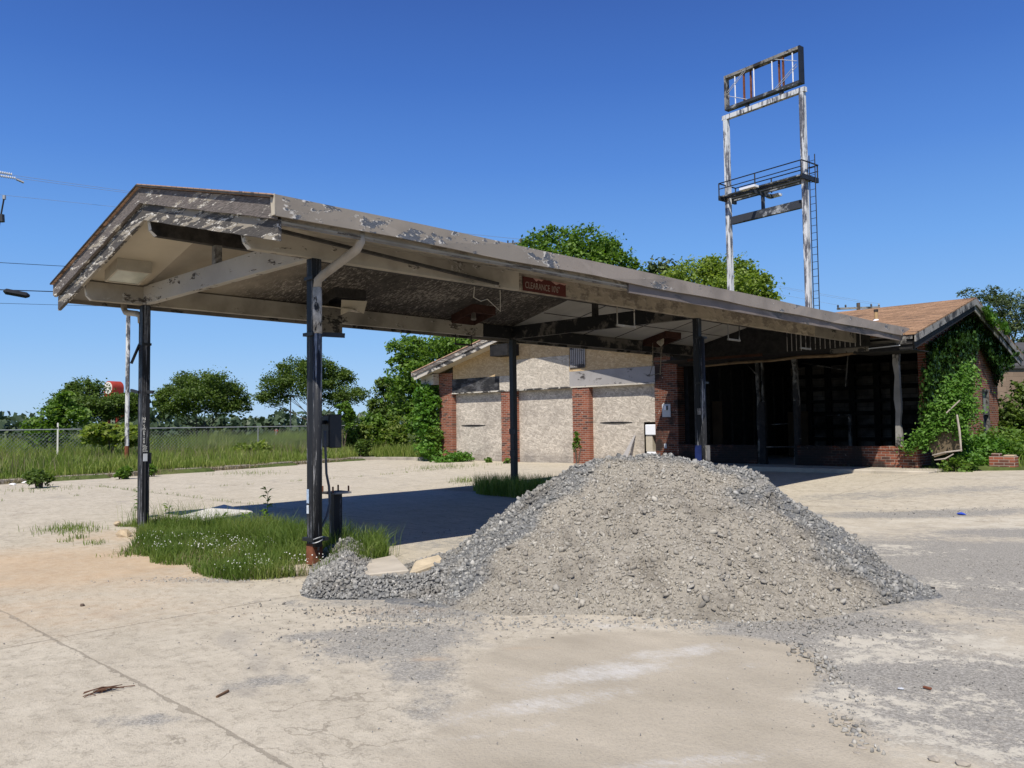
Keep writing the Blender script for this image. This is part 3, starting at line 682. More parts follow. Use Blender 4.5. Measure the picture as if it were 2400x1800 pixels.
sf = np.stack([si[:-1, :-1], si[:-1, 1:], si[1:, 1:], si[1:, :-1]], -1).reshape(-1, 4); sf = sf[(sh.ravel()[sf] > 0.004).any(1)]
np_mesh('mound', np.stack([sx, sy, zg(sx, sy)-0.01+sh], -1).reshape(-1, 3), [sf], m.m, spill, dict(w=np.ones(sx.size)), smooth=True)
px_ = rng.uniform(spc[0]-2, spc[0]+2.2, 52000); py_ = rng.uniform(spc[1]-1.7, spc[1]+1.9, 52000)
hh = spill_h(px_, py_); ok = hh > 0.006; px_, py_, hh = px_[ok][:9000], py_[ok][:9000], hh[ok][:9000]
s_ = 0.012+0.042*rng.uniform(0, 1, len(px_))**2.2
o = stones('loose_stone', np.stack([px_, py_, zg(px_, py_)+hh+s_*0.15], 1), s_, MAT['stone'], spill, np.clip(1-rng.uniform(0, .3, len(px_)), 0, 1)); o['kind'] = 'stuff'

# ---- loose gravel strewn over the concrete
pts = []
def strew(px, py, rl, rd, n, lo=0.008, hi=0.03):
    c = PG(px, py); a = rng.normal(0, .5, n)*rl; b = rng.normal(0, .5, n)*rd
    x = c[0]+LR[0]*a+LF[0]*b; y = c[1]+LR[1]*a+LF[1]*b; s = lo+(hi-lo)*rng.uniform(0, 1, n)**3
    pts.append((x, y, s))
for q in ((2060, 1400, 1.6, .9, 1500, .006, .022), (2250, 1330, 2.2, 1.4, 1300, .006, .02), (1900, 1470, .8, .5, 400, .008, .03), (1925, 1560, .10, .5, 200, .01, .04), (1990, 1700, .12, .4, 110, .01, .04), (2250, 1600, 1.2, .8, 400, .005, .016), (1040, 1440, .8, .6, 900), (900, 1500, .9, .6, 600),
          (480, 1360, .9, .16, 420, .012, .035), (1120, 1330, 1.0, .6, 700), (830, 1430, 1.2, .4, 300), (2150, 1200, 3.0, .7, 500), (1250, 1460, 1.0, .25, 500, .01, .04), (1600, 1462, 1.4, .22, 600, .01, .04), (500, 1560, 2.2, 1.2, 160, .006, .02), (1150, 1260, 1.4, 1.0, 500), (2200, 1110, 2.5, .4, 260, .01, .03), (500, 1400, 3.0, .8, 200, .006, .018), (1500, 1650, 1.4, .9, 90, .005, .015)):
    strew(*q)
x = np.concatenate([p[0] for p in pts]); y = np.concatenate([p[1] for p in pts]); s = np.concatenate([p[2] for p in pts])
ok = y < 15.2; x, y, s = x[ok], y[ok], s[ok]
o = stones('gravel', np.stack([x, y, zg(x, y)+s*0.12], 1), s, MAT['stone'], None, np.clip(rng.uniform(.3, 1, len(x)), 0, 1))
tag(o, kind='stuff')
# ------------------------------------------------------------------ the canopy
W, L = 4.575, 7.822
XC, HW, ZT, ZA, YF = -W/2, W/2+0.89, 3.512, 4.296, -0.984
K = (ZA-ZT)/HW
def ztop(x): return ZA - K*abs(x-XC)
SE_Y, SE_Z, SK = 15.5, 3.35, 0.266         # store eave and slope
def y_meet(z): return SE_Y + (z-SE_Z)/SK
cano = thing('fuel_canopy', 'long gabled fuel canopy with flaking cream paint on four black posts', 'canopy', (XC, 5, -0.1))
XR, XL = XC+HW, XC-HW
# roof skin: two slopes
for nm, xe in (('right', XR), ('left', XL)):
    mb = MB(); t = 0.035; ye = y_meet(ZT)-0.05; ya = y_meet(ZA)-0.05
    up = [(xe, YF-0.03, ZT), (xe, ye, ZT), (XC, ya, ZA), (XC, YF-0.03, ZA)]
    mb.prism(up, (0, 0, t)); r = mb.build('roof', MAT['shingle_y'], cano)
# deck/soffit underneath, one sheet per bay and slope
def soffit(y0, y1, mat, x0, x1, off=0.25, th=0.03):
    mb = MB()
    mb.prism([(x0, y0, ztop(x0)-off), (x0, y1, ztop(x0)-off), (x1, y1, ztop(x1)-off), (x1, y0, ztop(x1)-off)], (0, 0, th))
    return mb.build('soffit', mat, cano)
for x0, x1 in ((-W-0.04, XC-0.06), (XC+0.06, 0.04)):
    soffit(YF+0.06, -0.001, MAT['soffit1'], x0, x1); soffit(0.001, L-0.001, MAT['soffit2'], x0, x1); soffit(L+0.001, 15.26, MAT['soffit3'], x0, x1)
# joint battens of the rear soffit
mb = MB()
for y in (9.05, 10.27, 11.49, 12.71, 13.93): mb.bar((-W, y, ztop(-W)-0.255), (XC-0.06, y, ztop(XC-0.06)-0.255), 0.012, 0.012)
for x in (-3.7, -2.9): mb.bar((x, L+.06, ztop(x)-0.255), (x, 15.2, ztop(x)-0.255), 0.012, 0.012)
mb.build('soffit_joint', MAT['char'], cano)
# eave soffits outside the side beams
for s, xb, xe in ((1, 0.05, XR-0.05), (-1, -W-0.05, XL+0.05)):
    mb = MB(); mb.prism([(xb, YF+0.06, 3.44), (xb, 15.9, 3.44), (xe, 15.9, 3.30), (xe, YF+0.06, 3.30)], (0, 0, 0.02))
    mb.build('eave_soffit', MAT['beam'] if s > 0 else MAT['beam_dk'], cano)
# long side beams with raked ends, front cross beam, rear cross beam, ridge beam, king posts
def long_beam(x, y0, y1, z0, z1, w, mat, nm, cut=0.09, lab=None):
    mb = MB(); mb.prism([(x-w/2, y0, z1), (x-w/2, y0+cut*0.35, z0+0.07), (x-w/2, y0+cut, z0), (x-w/2, y1, z0), (x-w/2, y1, z1)], (w, 0, 0))
    o = tag(mb.build(nm, mat, cano, 0.006), lab)
    c0, c1, c2 = (y0-.003, z1-.02), (y0+cut*0.35-.003, z0+0.07), (y0+cut-.003, z0+.002)
    e = MB(); n = 7
    for (ya, za), (yb, zb) in ((c0, c1), (c1, c2)):
        e.add([(x-w*.42, ya, za), (x+w*.30, ya, za-.01), (x+w*.40, yb, zb), (x-w*.36, yb, zb)], [(0, 1, 2, 3)])
    e.build('bare_end', MAT['bare_end'], o); return o
long_beam(0, -0.85, 3.2, 3.2, 3.47, 0.10, MAT['beam'], 'side_beam')
mb = MB(); mb.box(-0.048, 0.049, 3.202, 12.6, 3.203, 3.468); mb.build('side_beam', MAT['beam_mott'], cano, 0.006)
mb = MB(); mb.box(-0.046, 0.046, 12.602, 14.9, 3.206, 3.466); tag(mb.build('side_beam', MAT['beam_dk'], cano, 0.006), 'smoked rear end of the side beam')
long_beam(-W, -0.85, 6.9, 3.2, 3.47, 0.10, MAT['beam'], 'side_beam')
mb = MB(); mb.box(-W-0.048, -W+0.049, 6.902, 15.2, 3.203, 3.468); tag(mb.build('side_beam', MAT['beam_blk'], cano, 0.006), 'charred rear half of the side beam')
mb = MB(); mb.box(-W+0.052, -0.052, -0.05, 0.05, 3.203, 3.478); mb.build('cross_beam', MAT['cross'], cano, 0.006)
mb = MB(); mb.box(-W+0.052, -0.052, L-0.05, L+0.05, 3.203, 3.478); tag(mb.build('cross_beam', MAT['beam_blk'], cano, 0.006), 'blackened rear cross beam')
long_beam(XC, YF+0.1, 15.2, 3.72, 4.02, 0.11, MAT['char'], 'ridge_beam', 0.10)
for y in (0, L):
    mb = MB(); mb.box(XC-0.05, XC+0.05, y-0.045, y+0.045, 3.48, 3.72); mb.build('king_post', MAT['greywood'] if y == 0 else MAT['char'], cano)
# front rake boards, two tiers each slope
def rake(x0, x1, y, z_off0, z_off1, th, mat, nm):
    mb = MB(); n = 14; prev = None
    pts_t, pts_b = [], []
    for i in range(n+1):
        x = x0+(x1-x0)*i/n
        j0 = 0.006*math.sin(i*2.3+y*9); j1 = 0.003*math.sin(i*3.7+y*5)+0.002*math.sin(i*1.3)
        pts_t.append((x, y, ztop(x)-z_off0+j0*0.3)); pts_b.append((x, y, ztop(x)-z_off1+j1))
    mb.prism(pts_t+pts_b[::-1], (0, th, 0)); return mb.build(nm, mat, cano, 0.004)
rake(XC+0.004, XR-0.01, YF, 0.005, 0.20, 0.045, MAT['rake'], 'rake_board'); rake(XL+0.05, XC-0.004, YF, 0.005, 0.20, 0.045, MAT['rake'], 'rake_board')
rake(XC+0.004, XR-0.03, YF+0.05, 0.19, 0.40, 0.045, MAT['rake2'], 'rake_trim'); rake(XL+0.06, XC-0.004, YF+0.05, 0.19, 0.40, 0.045, MAT['rake2'], 'rake_trim')
mb = MB()
for a, b in ((XC, XR+0.01), (XL-0.01, XC)):
    mb.bar((a, YF-0.028, ztop(a)+0.012), (b, YF-0.028, ztop(b)+0.012), 0.03, 0.02)
mb.build('drip_edge', MAT['char'], cano)
# right eave: formed metal fascia in lengths, its folded front return, lower fascia from the sign on
ss = [YF+0.0, 3.05, 6.2, 9.6, 12.4, 15.95]
for i in range(5):
    mb = MB(); a, b = ss[i], ss[i+1]-0.006; n = 9; t, bt = [], []
    for k in range(n+1):
        y = a+(b-a)*k/n; q = 0.010*math.sin(y*2.1)+0.006*math.sin(y*5.3)
        t.append((XR, y, ZT+0.035+0.005*math.sin(y*1.7))); bt.append((XR+q, y, ZT-0.165+0.008*math.sin(y*1.9+1)))
    mb.prism(t+bt[::-1], (0.022, 0, 0)); f_ = mb.build('metal_fascia', MAT['fascia_a'] if i == 0 else MAT['fascia'], cano)
mb = MB(); mb.prism([(XR-0.055, YF-0.012, ZT+0.03), (XR+0.02, YF-0.012, ZT+0.035), (XR+0.025, YF-0.012, ZT-0.165), (XR-0.03, YF-0.012, ZT-0.165)], (0, 0.010, 0))
mb.build('fascia_return', MAT['lampbox'], cano)
mb = MB(); mb.box(XR-0.09, XR-0.055, YF+0.1, 15.8, ZT-0.235, ZT-0.05); mb.build('sub_fascia', MAT['beam_mott'], cano)
mb = MB(); mb.box(XR-0.05, XR-0.02, 4.6, 15.7, ZT-0.295, ZT-0.12); mb.build('lower_fascia', MAT['fascia_low'], cano)
mb = MB(); mb.prism([(XL, YF, ZT+0.03), (XL, 15.9, ZT+0.03), (XL, 15.9, ZT-0.16), (XL, YF, ZT-0.16)], (0.025, 0, 0)); mb.build('metal_fascia', MAT['fascia'], cano)
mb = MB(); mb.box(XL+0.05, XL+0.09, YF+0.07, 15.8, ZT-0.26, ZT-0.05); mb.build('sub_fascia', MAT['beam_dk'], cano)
mb = MB(); mb.bar((0.52, -0.80, 3.315), (0.085, 2.75, 3.235), 0.05, 0.03, (0, 0, 1)); mb.build('loose_trim', MAT['char'], cano)
# posts
def post(x, y, mat, base, nm='post', w=0.118, lab=None):
    mb = MB(); mb.box(x-w/2, x+w/2, y-w/2, y+w/2, base, 3.2)
    return tag(mb.build(nm, mat, cano, 0.006), lab)
p1 = post(-W, 0, MAT['blackpost'], -0.16, lab='black post lettered No Smoking')
p2 = post(0, 0, MAT['blackpost'], -0.10, lab='worn black post with rusted foot')
p3 = post(-W, L, MAT['black'], -0.14)
p4 = post(0, L, MAT['blackpost'], -0.2)
# strap brackets
def strap(p, x, y, z, w=0.2, dx=0.0, dy=0.0):
    mb = MB(); mb.box(x-w/2+dx, x+w/2+dx, y-w/2+dy, y+w/2+dy, z-0.018, z+0.018); return mb.build('strap', MAT['black'], p)
strap(p2, 0.02, 0, 2.98, 0.17); strap(p2, 0.02, 0, 2.37, 0.19)
mb = MB(); mb.bar((0.1, 0.05, 2.37), (0.26, 0.22, 2.355), 0.012, 0.05); mb.build('strap', MAT['black'], p2)
strap(p2, 0.02, 0, 0.17, 0.2, 0.0); strap(p1, -W, 0, 2.62, 0.14)
mb = MB(); mb.bar((-W-0.05, -0.06, 2.62), (-W-0.14, -0.14, 2.34), 0.05, 0.02); mb.build('strap', MAT['black'], p1)
mb = MB(); mb.bar((-W-0.24, -0.1, 1.95), (-W-0.02, -0.075, 1.91), 0.03, 0.04); mb.bar((-W+0.02, .0, 1.92), (-W+0.14, 0.07, 1.91), 0.03, 0.05); mb.build('strap', MAT['black'], p1)
strap(p4, 0.03, 0+L, 2.85, 0.16, 0.04); strap(p4, 0.03, L, 2.05, 0.18, 0.04)
# rusted, paint-stripped foot of the front right post
mb = MB(); mb.box(-0.061, 0.063, -0.063, 0.061, -0.10, 0.12); mb.build('post_foot', MAT['rust'], p2)
mb = MB(); mb.box(0.0605, 0.0625, -0.035, 0.05, 0.93, 1.10); mb.build('bare_patch', MAT['rust'], p2)
mb = MB(); mb.box(-0.055, -0.012, -0.0622, -0.0596, 0.55, 0.70); mb.build('sticker', plain('faded_blue_sticker', (0.36, 0.46, 0.60), 0.4, 20, 0.6), p2)
mb = MB(); mb.box(-0.055, -0.014, -0.0622, -0.0596, 0.44, 0.53); mb.build('sticker', plain('faded_white_sticker', (0.55, 0.60, 0.66), 0.3, 25, 0.6), p2)
# downspouts
mb = MB(); mb.tube([(0.80, 0.05, 3.36), (0.80, 0.05, 3.27), (0.74, 0.045, 3.20), (0.2, -0.01, 3.0), (0.125, -0.03, 2.95), (0.115, -0.032, 2.86)], 0.047, 10)
tag(mb.build('downspout_elbow', MAT['pipe_up'], cano, 0, True))
mb = MB(); mb.tube([(0.115, -0.032, 2.37), (0.114, -0.034, 1.4), (0.112, -0.034, 0.10)], 0.05, 12); mb.build('downspout', MAT['pipe'], cano, 0, True)
mb = MB(); mb.tube([(0.115, -0.032, 2.87), (0.115, -0.032, 2.372)], 0.05, 12); mb.build('downspout', MAT['pipe_mid'], cano, 0, True)
mb = MB()
for z in (0.16, 0.185): mb.tube([(0.112+0.055*math.cos(a), -0.034+0.055*math.sin(a), z+0.02*math.sin(a+z*40)) for a in np.linspace(0, 6.28, 14)], 0.006, 5, False)
mb.build('wire_tie', MAT['galv'], cano)
mb = MB(); mb.tube([(XL+0.1, -0.02, 3.36), (XL+0.12, -0.02, 3.24), (XL+0.2, -0.02, 3.17), (-W-0.24, -0.02, 3.10), (-W-0.12, -0.02, 3.05), (-W-0.10, -0.02, 2.95)], 0.045, 10)
mb.build('downspout_elbow', MAT['pipe_up'], cano, 0, True)
mb = MB(); mb.tube([(-W-0.1, -0.02, 2.96), (-W-0.1, -0.02, -0.12)], 0.03, 8); mb.build('downspout', MAT['pipe'], cano, 0, True)
mb = MB(); mb.tube([(0.12, L-0.05, 2.85), (0.12, L-0.05, 0.0)], 0.048, 10); mb.build('downspout', MAT['pipe'], cano, 0, True)
mb = MB(); mb.box(0.058, 0.10, L-0.16, L-0.06, 1.49, 1.60); mb.build('switch_box', MAT['greywood'], p4)
mb = MB(); mb.box(-0.064, 0.064, L-0.064, L+0.064, 0.2, 0.95); mb.build('wrap', MAT['blue_dk'], p4)
mb = MB(); mb.box(0.17, 0.19, L-0.10, L+0.02, 0.68, 0.95); mb.build('bracket_plate', MAT['greywood'], p4)
mb = MB(); mb.box(-W-0.02, -W+0.16, L-.12, L-.058, 1.15, 1.27); mb.build('switch_box', MAT['black'], p3); MB().box(-W, -W+0.15, L-.13, L-.058, 0.68, 0.8).build('switch_box', MAT['black'], p3)
# lettering
def letters(txt, name, size, mat, M, parent, ext=0.0015, spacing=1.0, line=1.0, align='LEFT'):
    cu = bpy.data.curves.new(name, 'FONT'); cu.body = txt; cu.size = size; cu.extrude = ext; cu.align_x = align; cu.space_character = spacing; cu.space_line = line
    tmp = bpy.data.objects.new('tmp', cu); COL.objects.link(tmp)
    bpy.context.view_layer.update()
    me = bpy.data.meshes.new_from_object(tmp.evaluated_get(bpy.context.evaluated_depsgraph_get()))
    bpy.data.objects.remove(tmp); me.name = name
    me.transform(M); o3 = origin_of(parent); me.transform(Matrix.Translation((-o3[0], -o3[1], -o3[2])))
    me.materials.clear(); me.materials.append(mat)
    o = bpy.data.objects.new(name, me); COL.objects.link(o); o.parent = parent; return o
MX = Matrix(((0, 0, 1, 0), (1, 0, 0, 0), (0, 1, 0, 0), (0, 0, 0, 1)))     # text in the y-z plane facing +x
white_l = plain('white_lettering', (0.62, 0.62, 0.60), 0.1, 30, 0.7, bump=0)
xs_ = -W+0.0605
letters('N\no\n \nS\nm\no\nk\ni\nn\ng', 'lettering', 0.060, white_l, Matrix.Translation((xs_, -0.025, 1.50)) @ MX, p1, 0.001, 1, 0.60, 'CENTER')
letters('Stop\nMotor\nWhile\nBeing\nServed', 'lettering', 0.026, white_l, Matrix.Translation((xs_, -0.045, 1.125)) @ MX, p1, 0.001, 1, 0.85)
mb = MB(); mb.box(-W+0.06, -W+0.075, -0.035, 0.02, 0.90, 1.01); mb.build('outlet_plate', MAT['greybox'], p1)
mb = MB(); mb.tube([(-W+0.075, -0.01, 0.9), (-W+0.075, -0.01, -0.1)], 0.012, 6); mb.build('conduit', MAT['black'], p1)
mb = MB(); mb.box(-W-0.05, -W+0.05, 0.06, 0.09, 0.86, 1.02); mb.build('switch_box', MAT['black'], p1)

# clearance sign on the side beam
sg = thing('clearance_sign', 'dark red sign reading CLEARANCE 10\'6" fixed to the side beam', 'sign', (0.06, 3.7, 3.3))
ysa, ysb = PX(1226, 672, 0.06)[1], PX(1326, 690, 0.06)[1]
mb = MB(); mb.box(0.0505, 0.064, ysa, ysb, 3.205, 3.40); mb.build('panel', peel('flaking_red_sign', (0.085, 0.017, 0.013), (0.26, 0.19, 0.165), 0.10, 4, grime=0.4), sg)
letters('CLEARANCE 10\'6"', 'lettering', 0.128, plain('tan_lettering', (0.27, 0.215, 0.18), 0.2, 20, 0.8, bump=0), Matrix.Translation((0.0645, ysa+0.035, 3.245)) @ MX @ Matrix.Diagonal(((ysb-ysa-0.07)/1.16, 1, 1, 1)), sg)
mb = MB()
for y0, w0 in ((ysa+.2, .22), (ysa+.58, .36)): mb.prism([(0.0645, y0, 3.398), (0.0645, y0+w0, 3.398), (0.0645, y0+w0*.8, 3.37), (0.0645, y0+w0*.5, 3.382), (0.0645, y0+w0*.3, 3.355)], (0.002, 0, 0))
mb.build('bare_patch', plain('peeled_pink_primer', (0.40, 0.24, 0.20), 0.2, 20), sg)

# ------------------------------------------------------------------ things hanging under the canopy
def on_soffit(px, py, h):
    """where a view ray meets a plane h below the left soffit slope"""
    d = ray(px, py); n = np.array([-K, 0, 1.0]); c = ZA-K*XC-0.25-h   # z = ZA - K*(XC-x) - .25 - h
    t = (c - CO[2] + K*CO[0])/(d[2]-K*d[0]); return CO+d*t
def lamp(cx, cy, label, mat, lens, lx=0.62, ly=0.62, h=0.16):
    zs = lambda x: ZA-K*(XC-x)-0.252
    t = thing('ceiling_light', label, 'ceiling light', (cx, cy, zs(cx)), 'square light boxes under the canopy')
    x0, x1, y0, y1 = cx-lx/2, cx+lx/2, cy-ly/2, cy+ly/2; w = .025
    def slab(a0, a1, b0, b1, d0, d1, mb): mb.prism([(a0, b0, zs(a0)-d1), (a1, b0, zs(a1)-d1), (a1, b1, zs(a1)-d1), (a0, b1, zs(a0)-d1)], (0, 0, d1-d0))
    mb = MB(); slab(x0, x1, y0, y0+w, 0, h, mb); slab(x0, x1, y1-w, y1, 0, h, mb); slab(x0, x0+w, y0+w, y1-w, 0, h, mb); slab(x1-w, x1, y0+w, y1-w, 0, h, mb); slab(x0+w, x1-w, y0+w, y1-w, 0.002, .02, mb); mb.build('housing', mat, t)
    if lens: mb = MB(); slab(x0+w, x1-w, y0+w, y1-w, h-.02, h-.008, mb); mb.build('lens', MAT['glass'], t)
    return t
lq = [on_soffit(a, b, .16) for a, b in ((245, 660), (325, 669), (356, 640), (275, 631))]; lc = sum(lq)/4
lamp(lc[0], lc[1], 'cream light box with its glass lens intact ahead of the front cross beam', MAT['lampbox'], True, abs(lq[3][0]-lq[0][0]), abs(lq[1][1]-lq[0][1]))
l2 = on_soffit(798, 706, .1)
t2 = lamp(l2[0], l2[1], 'broken cream light box with dangling reflector behind the front right post', MAT['char'], False)
X2, Y2 = l2[0]+3.55, l2[1]-2.75; Z2 = ztop(l2[0])-.25-.16-3.42
mb = MB(); mb.bar((X2-3.85, Y2+2.5, Z2+3.40), (X2-3.3, Y2+2.9, Z2+3.30), 0.42, 0.012); mb.build('reflector', MAT['soffit1'], t2)
mb = MB(); mb.prism([(X2-3.3, Y2+2.6, Z2+3.46), (X2-3.15, Y2+3.0, Z2+3.46), (X2-3.25, Y2+3.0, Z2+3.26), (X2-3.3, Y2+2.85, Z2+3.33), (X2-3.4, Y2+2.65, Z2+3.22)], (0.012, 0.01, 0)); mb.build('reflector', MAT['soffit1'], t2)
mb = MB(); mb.tube([(X2-3.75, Y2+2.6, Z2+3.5), (X2-3.75, Y2+2.57, Z2+3.34)], [0.04, 0.055], 10); mb.build('lamp_holder', MAT['beam_dk'], t2)
mb = MB(); a, b = PX(758, 735, -4.0), PX(801, 740, -4.0)
mb.prism([(-4.0, a[1]-.12, 3.36), (-4.0, b[1], 3.38), (-4.0, b[1], 2.93), (-4.0, a[1]-.12, 2.93)], (0.015, 0, 0)); mb.build('cover_plate', MAT['beam_dk'], t2)
l3 = on_soffit(1110, 740, .1); t3 = lamp(l3[0], l3[1], 'rusty brown open light box in the sooted middle bay', MAT['rustlamp'], False)
mb = MB(); z3 = ztop(l3[0])-.3; mb.tube([(l3[0], l3[1], z3), (l3[0]+.03, l3[1]-.03, z3-.13)], [0.04, 0.055], 8); mb.build('lamp_holder', MAT['beam_dk'], t3)
l4 = on_soffit(1552, 797, .1); t4 = lamp(l4[0], l4[1], 'rusty red open light box under the pale rear soffit', MAT['rustlamp'], False, .7, .7)
mb = MB(); z4 = ztop(l4[0])-.3; mb.tube([(l4[0], l4[1], z4), (l4[0]-.03, l4[1]-.05, z4-.12), (l4[0]+.02, l4[1]-.08, z4-.2)], [0.05, 0.10, 0.03], 7); mb.build('lamp_holder', MAT['lampbox'], t4)
t = thing('dangling_wires', 'two bent wires dangling below the rusty red light box', 'wire', l4); z4 -= .1
mb = MB(); mb.tube([(l4[0]-.3, l4[1], z4), (l4[0]-.3, l4[1], z4-.55), (l4[0]-.42, l4[1], z4-.85), (l4[0], l4[1], z4-.8)], .011, 5); mb.build('strand', MAT['beam_mott'], t); mb = MB(); mb.tube([(l4[0]+.02, l4[1]-.06, z4-.05), (l4[0]-.05, l4[1]-.06, z4-.85)], .011, 5); mb.build('strand', MAT['beam_mott'], t)
def hanging(name, label, x, y0, y1, z0, z1, mat=None, group='empty sign hangers under the canopy beams'):
    t = thing(name, label, 'sign hanger', (x, (y0+y1)/2, z1), group); r = 0.016
    mb = MB(); mb.tube([(x, y0, z1), (x, y0, z0)], r*0.7, 5); mb.build('drop_rod', mat or MAT['greywood'], t)
    mb = MB(); mb.tube([(x, y1, z1), (x, y1, z0)], r*0.7, 5); mb.build('drop_rod', mat or MAT['greywood'], t)
    mb = MB(); mb.bar((x, y0-r, z0), (x, y1+r, z0), 0.03, 0.035); mb.build('bottom_rail', mat or MAT['greywood'], t)
q0, q1 = PX(1707, 795, -0.02), PX(1733, 797, -0.02); hanging('sign_hanger', 'empty pale sign hanger right of the rear right canopy post', -0.02, q0[1], q1[1], q0[2]-.0, 3.2)
q0, q1 = PX(1878, 858, -0.02), PX(1898, 862, -0.02); hanging('sign_hanger', 'empty pale sign hanger nearest the store front', -0.02, PX(1877, 815, -.02)[1], PX(1899, 818, -.02)[1], PX(1888, 817, -.02)[2], 3.2)
q0, q1 = PX(1447, 762, -0.02), PX(1487, 764, -0.02); hanging('sign_hanger', 'thin sign hanger in front of the blackened rear cross beam', -0.02, q0[1], q1[1], q0[2], 3.2, MAT['beam'])
q0, q1 = PX(1068, 800, -W+.02), PX(1105, 803, -W+.02); hanging('sign_hanger', 'thin dark rods hung from the left beam beside the rear left post', -W+.02, q0[1], q1[1], PX(1085, 808, -W)[2], 3.2, MAT['char'])
t = thing('bent_conduit', 'bent zigzag conduit dangling from the side beam near the clearance sign', 'conduit', (-0.1, 2.3, 3.2))
mb = MB(); mb.tube([PX(1112, 672, -.03), PX(1110, 697, -.03), PX(1127, 706, -.05), PX(1142, 701, -.06), PX(1173, 730, -.05), PX(1172, 680, -.03)], 0.006, 5); mb.build('tube', MAT['lampbox'], t)

# ------------------------------------------------------------------ the station building
YG = 16.7
bld = thing('service_station', 'burnt out brick service station with boarded garage bays and open black store front', 'building', (-8, 20, 0))
GX0, GX1, GXC = -17.35, -6.15, -11.75
GZF = -0.12
# brick piers
PIERS = ((-17.35, -16.55, -0.1), (-13.82, -13.08, -0.05), (-10.36, -9.62, 0.0), (-6.98, -6.14, 0.0))
for i, (a, b, z) in enumerate(PIERS):
    mb = MB(); zt = 3.42 if i in (0, 3) else 2.62
    mb.box(a, b, YG, YG+0.35, z-0.3, zt); mb.build('brick_pier', MAT['brick_y'] if i < 3 else MAT['brick_ys'], bld)
# boarded doors between the piers: two sheets each, an odd bowed seam
bays = ((PIERS[0][1], PIERS[1][0]), (PIERS[1][1], PIERS[2][0]), (PIERS[2][1], PIERS[3][0]))
for i, (a, b) in enumerate(bays):
    y = YG+0.20; zs = 1.33+0.02*i
    mb = MB(); mb.box(a, b, y, y+0.012, -0.2, 0.18); d_ = mb.build('boarded_door', MAT['osb_door'], bld)
    mb = MB()
    if i == 2: mb.box(a, b-0.57, y-0.004, y+0.008, 0.184, zs-0.003); mb.box(a, b, y, y+0.012, zs, 2.6)
    else: mb.box(a, b, y-0.004, y+0.008, 0.184, zs-0.003); mb.box(a, b, y, y+0.012, zs, 2.6)
    mb.build('door_board', MAT['osb_door'], d_)
    mb = MB(); n = 10; xs0, xs1 = (a+0.3, a+0.3+(b-a)*0.5) if i != 1 else (a+0.4, a+0.5)
    if i != 1:
        t_ = [(xs0+(xs1-xs0)*k/n, y-0.012-0.02*math.sin(math.pi*k/n), zs+0.004+0.022*math.sin(math.pi*k/n)) for k in range(n+1)]
        b_ = [(p[0], p[1], zs-0.02-0.015*math.sin(math.pi*k/n)) for k, p in enumerate(t_)]
        mb.add(t_+b_, [(k, k+1, n+2+k, n+1+k) for k in range(n)]); mb.build('split_seam', MAT['char2'], d_)
# what shows through the torn lower corner of the third bay
mb = MB(); mb.box(-7.52, -7.0, YG+0.5, YG+0.55, 0.0, 1.3); mb.build('bay_backing', MAT['char2'], bld)
# lintel trim under the gable boards
mb = MB(); mb.box(GX0+0.8, GX1-0.8, YG-0.035, YG+0.2, 2.575, 2.625); mb.build('lintel_trim', MAT['trim'], bld)
# gable infill: separate sheets, with burnt and painted ones among them
def gz(x): return 4.86-0.245*abs(x-GXC)          # garage roof underside line
def sheet(x0, x1, z0, z1, mat, dy=0.0, nm='gable_board'):
    """sheet clipped by the roof line"""
    n = 6; top = []
    for k in range(n+1):
        x = x0+(x1-x0)*k/n; top.append((x, YG+dy, min(z1, gz(x)-0.02)))
    if x0 < GXC < x1: top.append((GXC, YG+dy, min(z1, gz(GXC)-0.02))); top.sort()
    mb = MB(); mb.prism([(x0, YG+dy, z0), (x1, YG+dy, z0)]+top[::-1], (0, 0.014, 0)); return mb.build(nm, mat, bld)
g = 0.006
sheet(-16.5, -13.22, 3.16, 9, MAT['osb_tan']); sheet(-13.21, -12.36, 3.72, 9, MAT['osb_tan'], -.003); sheet(-13.21, -12.36, 3.16, 3.715, MAT['osb_grey'], -.006); sheet(-12.35, -10.47, 3.72, 9, MAT['osb_tan']); sheet(-10.46, -7.0, 3.14, 9, MAT['osb_tan'], -.004)
sheet(-16.55, -13.9, 2.63, 3.155, MAT['darkboard'], -.012); sheet(-13.89, -13.22, 2.63, 3.155, MAT['osb_grey'], -.003)
sheet(-13.21, -11.93, 2.63, 3.155, MAT['osb_grey'], -.006); sheet(-12.35, -11.93, 3.16, 3.715, MAT['osb_grey'], -.006); sheet(-11.925, -10.47, 2.63, 3.715, MAT['osb_grey'], -.003)
sheet(-10.46, -9.05, 2.63, 3.135, MAT['greyboard'], -.012); sheet(-9.045, -6.95, 2.63, 3.135, MAT['greyboard'], -.014)
mb = MB(); mb.prism([(GX0+.3, YG+.06, 2.6), (GX1-.3, YG+.06, 2.6), (GX1-.3, YG+.06, gz(GX1)-.05), (GXC, YG+.06, gz(GXC)-.05), (GX0+.3, YG+.06, gz(GX0)-.05)], (0, .1, 0)); mb.build('gable_wall', MAT['char'], bld)
# louvred vent in the gable
v_ = MB().box(-10.42, -9.76, YG-0.03, YG-0.016, 3.24, 4.0).build('gable_vent', MAT['darkboard'], bld)
mb = MB()
for k in range(8): x = -10.38+k*0.085; mb.box(x, x+0.05, YG-0.045, YG-0.031, 3.27, 3.97)
mb.build('slat', MAT['greyboard'], v_)
